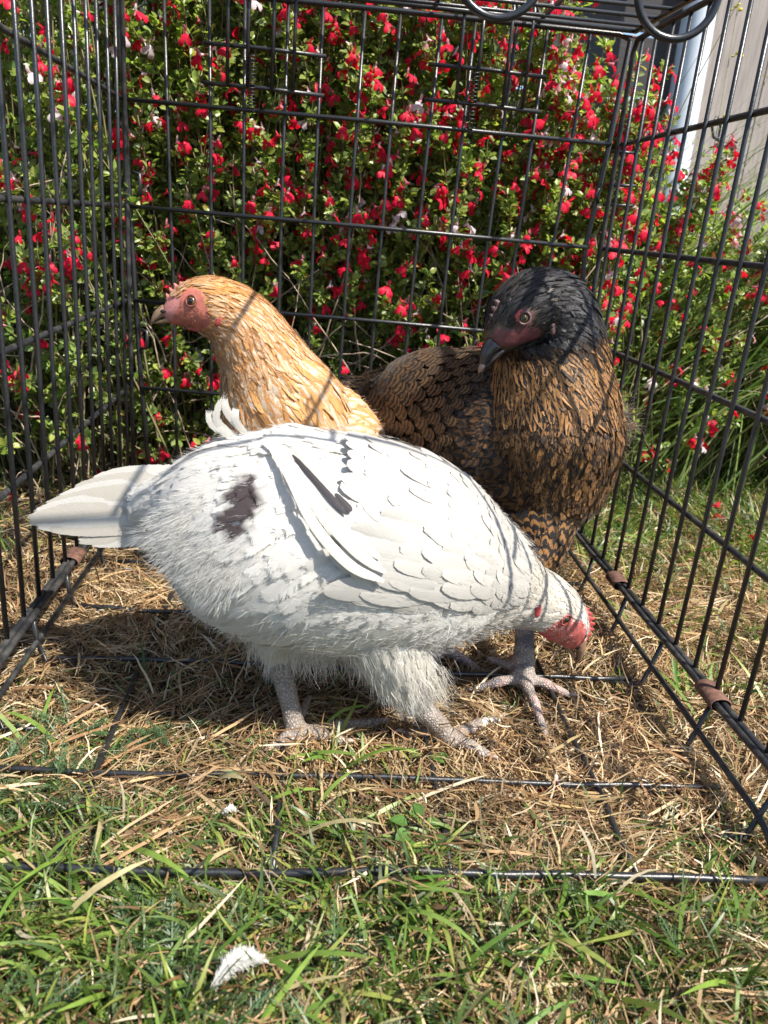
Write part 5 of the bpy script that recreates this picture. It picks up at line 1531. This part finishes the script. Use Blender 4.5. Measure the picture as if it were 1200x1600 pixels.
def sage(label, x0, x1, y0, y1, topf, nsh, ind_quota, dead=160, fl_rate=1.0, front=.0):
    root = empty('sage_bush', ((x0 + x1) / 2, (y0 + y1) / 2, 0)); tag(root, label, 'bush', 'red and white flowering sage bushes')
    off = np.array(root.location)
    k = 12; t = np.linspace(0, 1, k)
    ex = srand(nsh, x0, x1); dep = rng.random(nsh) ** 2.6; ey = y0 + front + dep * (y1 - y0)
    top_ = topf(ex); ez = .05 + (top_ - .05) * rng.random(nsh) ** .72 
    ez = np.where(rng.random(nsh) < .12, ez * 1.08, ez)
    rx = ex + rng.normal(0, .10, nsh); ry = np.maximum(ey, y0 + .06) + srand(nsh, .04, .22)
    rz = gh(rx, ry)
    start = np.c_[rx, ry, rz]; end = np.c_[ex, ey, ez]
    ctrl = start * .45 + end * .55 + np.c_[rng.normal(0, .03, nsh), srand(nsh, .0, .06), ez * srand(nsh, .12, .32)]
    paths = start[:, None] * ((1 - t) ** 2)[None, :, None] + ctrl[:, None] * (2 * t * (1 - t))[None, :, None] + end[:, None] * (t ** 2)[None, :, None]
    Ls = np.sum(np.linalg.norm(np.diff(paths, axis=1), axis=2), 1)
    V, F = stem_tubes(paths, srand(nsh, .0013, .0024), srand(nsh, .0005, .0009))
    st = link('stems', mesh_np('stems', V - off, F), M_stem, root); st['kind'] = 'stuff'
    # leaves in pairs and small bunches at nodes
    per = 30
    i = np.repeat(np.arange(nsh), per * 4)
    ts = np.clip(np.repeat(rng.random((nsh, per)) ** .62, 4, 1).ravel(), .10, .995)
    idx = ts * (k - 1); a = idx.astype(int); f = (idx - a)[:, None]; a = np.minimum(a, k - 2)
    P = paths[i, a] * (1 - f) + paths[i, a + 1] * f
    T_ = nrm(paths[i, a + 1] - paths[i, a])
    keep = rng.random(len(P)) < np.clip(.25 + 1.2 * ts, 0, 1) * np.where(P[:, 2] < .13, .45, 1.0)
    P, T_ = P[keep], T_[keep]; n = len(P)
    R_ = nrm(np.cross(T_, rng.normal(0, 1, (n, 3)))); D = nrm(R_ + T_ * srand(n, .1, .9)[:, None] + np.array([0, -.12, .1]))
    L = srand(n, .006, .015); Nn = nrm(np.array([.25, -.55, .85]) + rng.normal(0, .50, (n, 3)))
    base = np.array([[.19, .28, .055], [.27, .37, .08], [.13, .205, .05], [.38, .42, .09], [.25, .30, .13]])
    c = base[rng.choice(5, n, p=[.32, .27, .17, .13, .11])] * srand(n, .88, 1.35)[:, None]
    tsk = ts[keep]; new = (tsk > .78) & (rng.random(n) < .5) & (P[:, 2] > .25); c[new] = np.array([.36, .44, .10]) * srand(int(new.sum()), .75, 1.15)[:, None]  # paler leaves on high shoot tips: new growth, plus sunlit brightness put into colour
    old = rng.random(n) < .012; c[old] = [.45, .36, .05]
    P = P + D * srand(n, .001, .006)[:, None]
    V8, C8 = leaf_batch(P, D, Nn, L, L * srand(n, .48, .72), c); C8 = np.concatenate([C8, np.ones((n, 7, 1))], -1)
    # the largest leaves in view are pieces of their own
    dist = np.linalg.norm(P - CAM, axis=1); sc_ = L / dist - 9 * ((P[:, 1] > y0 + .14) | (P[:, 0] < -.45) | (P[:, 0] > 1.15) | (P[:, 2] > .9))
    big = np.argsort(-sc_)[:ind_quota[1]]; isbig = np.zeros(n, bool); isbig[big] = True
    F1 = np.array([[0, 6, 1], [0, 2, 6], [1, 6, 3], [2, 4, 6], [3, 6, 5], [4, 5, 6]])
    for b in big:
        link('leaf', mesh_np('leaf', V8[b] - off, F1, True, {'Col': C8[b]}), M_leaf, root)
    V = V8[~isbig].reshape(-1, 3); C = C8[~isbig].reshape(-1, 4); m_ = int((~isbig).sum())
    F = (np.arange(m_) * 7)[:, None, None] + F1[None]
    fo = link('foliage', mesh_np('foliage', V - off, F.reshape(-1, 3), True, {'Col': C}), M_leaf, root); fo['kind'] = 'stuff'
    # dead arching twigs inside and low in front
    sx = srand(dead, x0, x1); sy = y0 + srand(dead, .02, .3); s0 = np.c_[sx, sy, srand(dead, .0, .2)]
    e0 = s0 + np.c_[rng.normal(0, .16, dead), srand(dead, -.14, .02), srand(dead, .02, .32)]; e0[:, 1] = np.maximum(e0[:, 1], y0 + .0)
    e0[:, 0] = np.clip(e0[:, 0], x0, x1 - .01); e0[:, 1] = np.maximum(e0[:, 1], y0 + .01)
    c0 = (s0 + e0) / 2 + np.c_[rng.normal(0, .04, (dead, 2)), srand(dead, .0, .08)]
    pd = s0[:, None] * ((1 - t) ** 2)[None, :, None] + c0[:, None] * (2 * t * (1 - t))[None, :, None] + e0[:, None] * (t ** 2)[None, :, None] + rng.normal(0, .0015, (dead, k, 3))
    V, F = stem_tubes(pd, srand(dead, .0009, .0017), srand(dead, .0004, .0007), 4)
    dt = link('dead_twigs', mesh_np('dead_twigs', V - off, F), M_dead, root); dt['kind'] = 'stuff'
    # flowers in loose whorls at the shoot ends
    FP_, FD_ = [], []
    for s in range(nsh):
        if rng.random() > fl_rate * np.clip(.42 + .8 * ez[s] / top_[s], 0, 1) * (1.25 - .8 * dep[s]): continue
        for w in range(rng.integers(1, 4)):
            tt = 1 - w * rng.uniform(.04, .16) - rng.random() * .03; ia = min(int(tt * (k - 1)), k - 2); ff = tt * (k - 1) - ia
            p = paths[s, ia] * (1 - ff) + paths[s, ia + 1] * ff
            for q in range(rng.choice([1, 1, 1, 2])):
                a_ = rng.uniform(0, 2 * PI) if rng.random() < .45 else -PI / 2 + rng.normal(0, 1.0)
                FP_.append(p + rng.normal(0, .0015, 3) + np.array([.2, -.7, .5]) * rng.uniform(.003, .02)); FD_.append((a_, rng.normal(.05, .3), rng.normal(0, .3), rng.uniform(.56, .92)))
    # keep flowers out of the crate
    P = np.array(FP_); Dv = np.array(FD_)
    if len(P):
        ok = ~((P[:, 0] > -.02) & (P[:, 0] < .60) & (P[:, 1] < .03)) & ~((P[:, 0] < .0) & (P[:, 0] > -.03) & (P[:, 1] < .0))
        P, Dv = P[ok], Dv[ok]
        kinds = rng.choice(len(FLW), len(P), p=FP)
        dist = np.linalg.norm(P - CAM, axis=1)
        dd = P - CAM; z = dd @ CF; X = 600 + FPX * (dd @ CR) / z; Y_ = 800 - FPX * (dd @ CU) / z
        vis = (X > -10) & (X < 1210) & (Y_ > -10) & (Y_ < 1000)
        order = np.argsort(dist + 10 * (~vis)); ind = order[:ind_quota[0]]
        rest = order[ind_quota[0]:]
        def mat_(d):
            return (Matrix.Rotation(d[0], 4, 'Z') @ Matrix.Rotation(-d[1], 4, 'Y') @ Matrix.Rotation(d[2], 4, 'X')) @ Matrix.Scale(d[3], 4)
        for j in ind:
            o = bpy.data.objects.new('flower', FMESH[kinds[j]]); COL.objects.link(o); o.parent = root
            o.matrix_local = Matrix.Translation(Vector(P[j] - off)) @ mat_(Dv[j])
        V, F, C = [], [], []; o_ = 0
        for j in rest:
            v, f, c = FLW[kinds[j]]; R_ = np.array(mat_(Dv[j]))[:3, :3]
            V.append(v @ R_.T + P[j]); F += [tuple(q + o_ for q in p) for p in f]; C.append(c); o_ += len(v)
        if V:
            V = np.concatenate(V); me = mesh_py('flowers', V - off, F); bary_attr(me, 'Col', np.concatenate(C))
            fo = link('flowers', me, M_petal, root); fo['kind'] = 'stuff'
    return root

top_main = lambda x: np.interp(x, [-.9, .15, .38, .50, .60, .75, .95, 1.4], [1.0, .98, .89, .75, .62, .50, .44, .40])
sage('tall sage bush with red flowers behind the back panel of the crate', -.03, .66, .045, .62, top_main, 1500, (300, 140), 230, 1.0)
sage('sage bush with red flowers past the left side bars of the crate', -.85, -.035, -.06, .60, top_main, 1000, (160, 90), 170, .9)
sage('lower sage bush mixed with tall grass past the right side bars', .64, 1.55, .16, .75, lambda x: top_main(x) + .05, 850, (150, 60), 110, .55)
# ------------------------------------------------------------------ tall grass, fence, wall, pipe at the back right
n = 1150
x = srand(n, .48, 1.35); y = srand(n, .14, .8); P = np.c_[x, y, gh(x, y)]
c = np.array([[.16, .26, .06], [.22, .31, .07], [.30, .31, .12], [.12, .20, .06]])[rng.choice(4, n)] * srand(n, .8, 1.2)[:, None]
tall = [ribbons(P, srand(n, -1.2, 1.6), srand(n, .85, 1.45), srand(n, .30, .86), srand(n, .0018, .0040), srand(n, .2, 1.3), c, 9, .2, .02)]
# seed heads on long culms
m = 70; x = srand(m, .5, 1.3); y = srand(m, .12, .6); P = np.c_[x, y, gh(x, y)]
az = srand(m, -.9, .9) ; L = srand(m, .55, .85)
cu = ribbons(P, az, srand(m, .95, 1.4), L, np.full(m, .0016), srand(m, .2, .8), np.tile([.24, .22, .10], (m, 1)), 10, .1, 0)
tall.append(cu)
tipv = cu[0].reshape(m, 22, 3)
for j in range(m):
    a, b = tipv[j, 14], tipv[j, 21]; k = 26; tt = rng.random(k)[:, None]
    tall.append(ribbons(a * (1 - tt) + b * tt, srand(k, 0, 2 * PI), srand(k, .2, 1.2), srand(k, .008, .016), srand(k, .0012, .0022), np.full(k, .3), np.tile([.36, .29, .17], (k, 1)), 2, 0, 0))
ribbons_obj('tall_grass', tall, M_grass)

# fallen red petals on the ground round the crate
for j, (px, py) in enumerate([(872, 1226), (1128, 818), (1178, 852), (1108, 790), (118, 775), (150, 742), (18, 788), (432, 668 + 232)]):
    q = at_z(px, py, .012); o = bpy.data.objects.new('fallen_flower', FMESH[[5, 0, 5, 1, 4, 0, 5, 1][j]]); COL.objects.link(o)
    o.location = tuple(q); o.scale = (.7, .7, .7); o.rotation_euler = (random.uniform(0, 3), random.uniform(-1, 1), random.uniform(0, 6))
    labs = ['pink fallen flower on the straw by the front floor wires', 'red fallen flower on the lawn right of the side bars, middle one', 'white and red fallen flower on the lawn, furthest right', 'red fallen flower on the lawn behind the right side bars, furthest back', 'pink fallen flower past the left side bars above the tail', 'red fallen flower at the foot of the left bush', 'pale fallen flower at the far left past the side bars', 'red fallen flower on the shaded straw behind the white hen']
    tag(o, labs[j], 'flower', 'fallen sage flowers')

# dark board fence
def planks(root, name, rects, mat, th=.02):
    for (p0, ux, uz, w, hgt, dz) in rects:
        p0 = np.array(p0, float); ux = np.array(ux, float); uz = np.array(uz, float); nn = nrm(np.cross(ux, uz))
        b = .002
        V = []
        for d, e in ((0, b), (th, 0)):
            for a_, c_ in ((e, e), (w - e, e), (w - e, hgt - e), (e, hgt - e)):
                V.append(p0 + ux * a_ + uz * c_ - nn * (th - d) + nn * dz)
        V = [v - np.array(root.location) for v in V]
        F = [(0, 1, 2, 3), (4, 7, 6, 5), (0, 4, 5, 1), (1, 5, 6, 2), (2, 6, 7, 3), (3, 7, 4, 0)]
        link(name, mesh_py(name, V, F, False), mat, root)

def wood(name, c1, c2, axis, scale=9, rough=.8):
    m, nt, N, L, P_ = new_mat(name); co = objco(nt)
    mp = N.new('ShaderNodeMapping'); L.new(co, mp.inputs[0]); mp.inputs['Scale'].default_value = {'x': (1, 14, 14), 'z': (14, 14, 1)}[axis]
    n1 = noise(nt, scale, 6, .7, mp.outputs[0]); n2 = noise(nt, 3.0, 3, .5, co)
    r = ramp(nt, n1.outputs[0], [(.3, c2), (.7, c1)])
    cc = mixc(nt, .5, r.outputs[0], ramp(nt, n2.outputs[0], [(.3, (.6,) * 3), (.7, (1.25,) * 3)]).outputs[0], 'MULTIPLY')
    L.new(cc, P_.inputs['Base Color']); P_.inputs['Roughness'].default_value = rough
    bump(nt, n1.outputs[0], .4, .002, P_.inputs['Normal']); return m
M_fence = wood('charcoal_boards', (.060, .055, .058), (.028, .026, .028), 'x')
M_pale = wood('weathered_pale_boards', (.42, .37, .33), (.27, .23, .21), 'z')
M_sleeper = wood('old_sleeper_wood', (.34, .25, .17), (.19, .13, .09), 'x')
FY = 1.25
fence = empty('board_fence', (.2, FY, 0)); tag(fence, 'dark grey fence of wide horizontal boards behind the tall sage', 'fence')
R_ = []
z = .02
for k in range(12):
    h_ = .15; xa = -1.3
    for seg in range(3):
        R_.append(((xa + seg * .83, FY, z), (1, 0, 0), (0, 0, 1), .826, h_ - .012, random.uniform(-.003, .003)))
    z += h_
planks(fence, 'board', R_, M_fence)
V, F = join_geo([box_geo((xx - .2, .03, .68), (.07, .05, 1.4)) for xx in (-1.2,)]); 
for xx in (-1.3, -.47, .36, 1.16):
    V, F = box_geo((xx - .2, .035, .68), (.06, .05, 1.42)); link('post', mesh_py('post', V, F, False), M_fence, fence)
wallx = empty('pale_board_wall', (1.5, 1.2, 0)); tag(wallx, 'pale weathered board wall rising at the far right', 'wall')
R_ = []
for k in range(9):
    R_.append(((1.18 + k * .15, 1.16 - k * .02, 0), nrm(np.array([.15, -.02, 0])), (0, 0, 1), .148, 2.4, random.uniform(-.002, .002)))
planks(wallx, 'board', R_, M_pale)
# downpipe
M_pipe = simple('white_downpipe', (.62, .66, .72), .32, (.52, .56, .62), 6, .02)
pt, pb = at(1093, 20, 1.10), at(1040, 330, 1.10)
pp = empty('downpipe', (pb[0], 1.10, 0)); tag(pp, 'pale plastic downpipe standing between dark fence and pale wall', 'pipe')
def onp(z): 
    f = (z - pb[2]) / (pt[2] - pb[2]); return (pb[0] + (pt[0] - pb[0]) * f - pb[0], 0, z)
V, F = tube_geo([onp(-.02), onp(.5), onp(1.0), onp(1.6)], .040, 28); link('tube', mesh_py('tube', V, F), M_pipe, pp)
V, F = tube_geo([onp(.30), onp(.305), onp(.375), onp(.38)], [.041, .046, .046, .041], 28); link('collar', mesh_py('collar', V, F), M_pipe, pp)
# sleeper edging and hose fitting on the right
sl = empty('timber_edging', (1.15, .62, 0)); tag(sl, 'old timber sleeper edging at the right behind the low sage', 'edging')
for k, (zz, yy) in enumerate(((.0, .60), (.105, .62), (.21, .64))):
    V, F = box_geo((0, yy - .62, zz + .05), (1.0, .10, .1)); o = link('sleeper', mesh_py('sleeper', V, F, False), M_sleeper, sl)
    bv = o.modifiers.new('bevel', 'BEVEL'); bv.width = .008; bv.segments = 2
sl.location = (1.42, .80, 0); sl.rotation_euler = (0, 0, -.18)
a_ = at(1128, 205, 1.0); hf = empty('hose_fitting', tuple(a_)); tag(hf, 'black hose fitting with a loop clipped to the pale wall', 'fitting')
V, F = tube_geo([(-.02, 0, .03), (-.028, 0, .01), (-.018, 0, -.015), (.0, 0, -.022), (.004, .02, -.01), (-.006, .0, .01), (-.02, 0, .03)], .0035, 8); link('loop', mesh_py('loop', V, F), M_ring, hf)
V, F = tube_geo([(-.002, 0, -.03), (.012, 0, -.036), (.035, 0, -.034), (.05, .1, -.03)], [.010, .013, .010, .008], 12); link('body', mesh_py('body', V, F), M_ring, hf)
# small yellow wildflowers among the grass
M_yel = simple('yellow_petal', (.62, .52, .02), .6, (.5, .4, .01), 200)
ylab = ['yellow wildflower in front of the pale wall, highest one', 'yellow wildflower beside the downpipe, second from the top', 'yellow wildflower over the low sage near the hose fitting', 'yellow wildflower lowest, above the timber edging']
for j, (px, py) in enumerate([(1153, 12), (1155, 85), (1135, 183), (1142, 345)]):
    q = at(px, py, .72); e = empty('wildflower', (q[0], q[1], 0)); tag(e, ylab[j], 'flower', 'yellow wildflowers at the right')
    V, F = tube_geo([(.05, .03, 0), (.03, .02, q[2] * .5), (0, 0, q[2])], .0010, 5); link('stem', mesh_py('stem', V, F), M_stem, e)
    for k in range(7):
        a = k * .9; V, F = ellipsoid_geo((.006 * math.cos(a) * (1 + k % 2), .006 * math.sin(a), q[2] + .004 * (k % 3 - 1)), [[.0045, 0, .001], [0, .0038, 0], [0, 0, .0018]], 8, 5)
        link('petal', mesh_py('petal', V, F), M_yel, e)
# backs beyond the fence so the picture never ends in bare sky
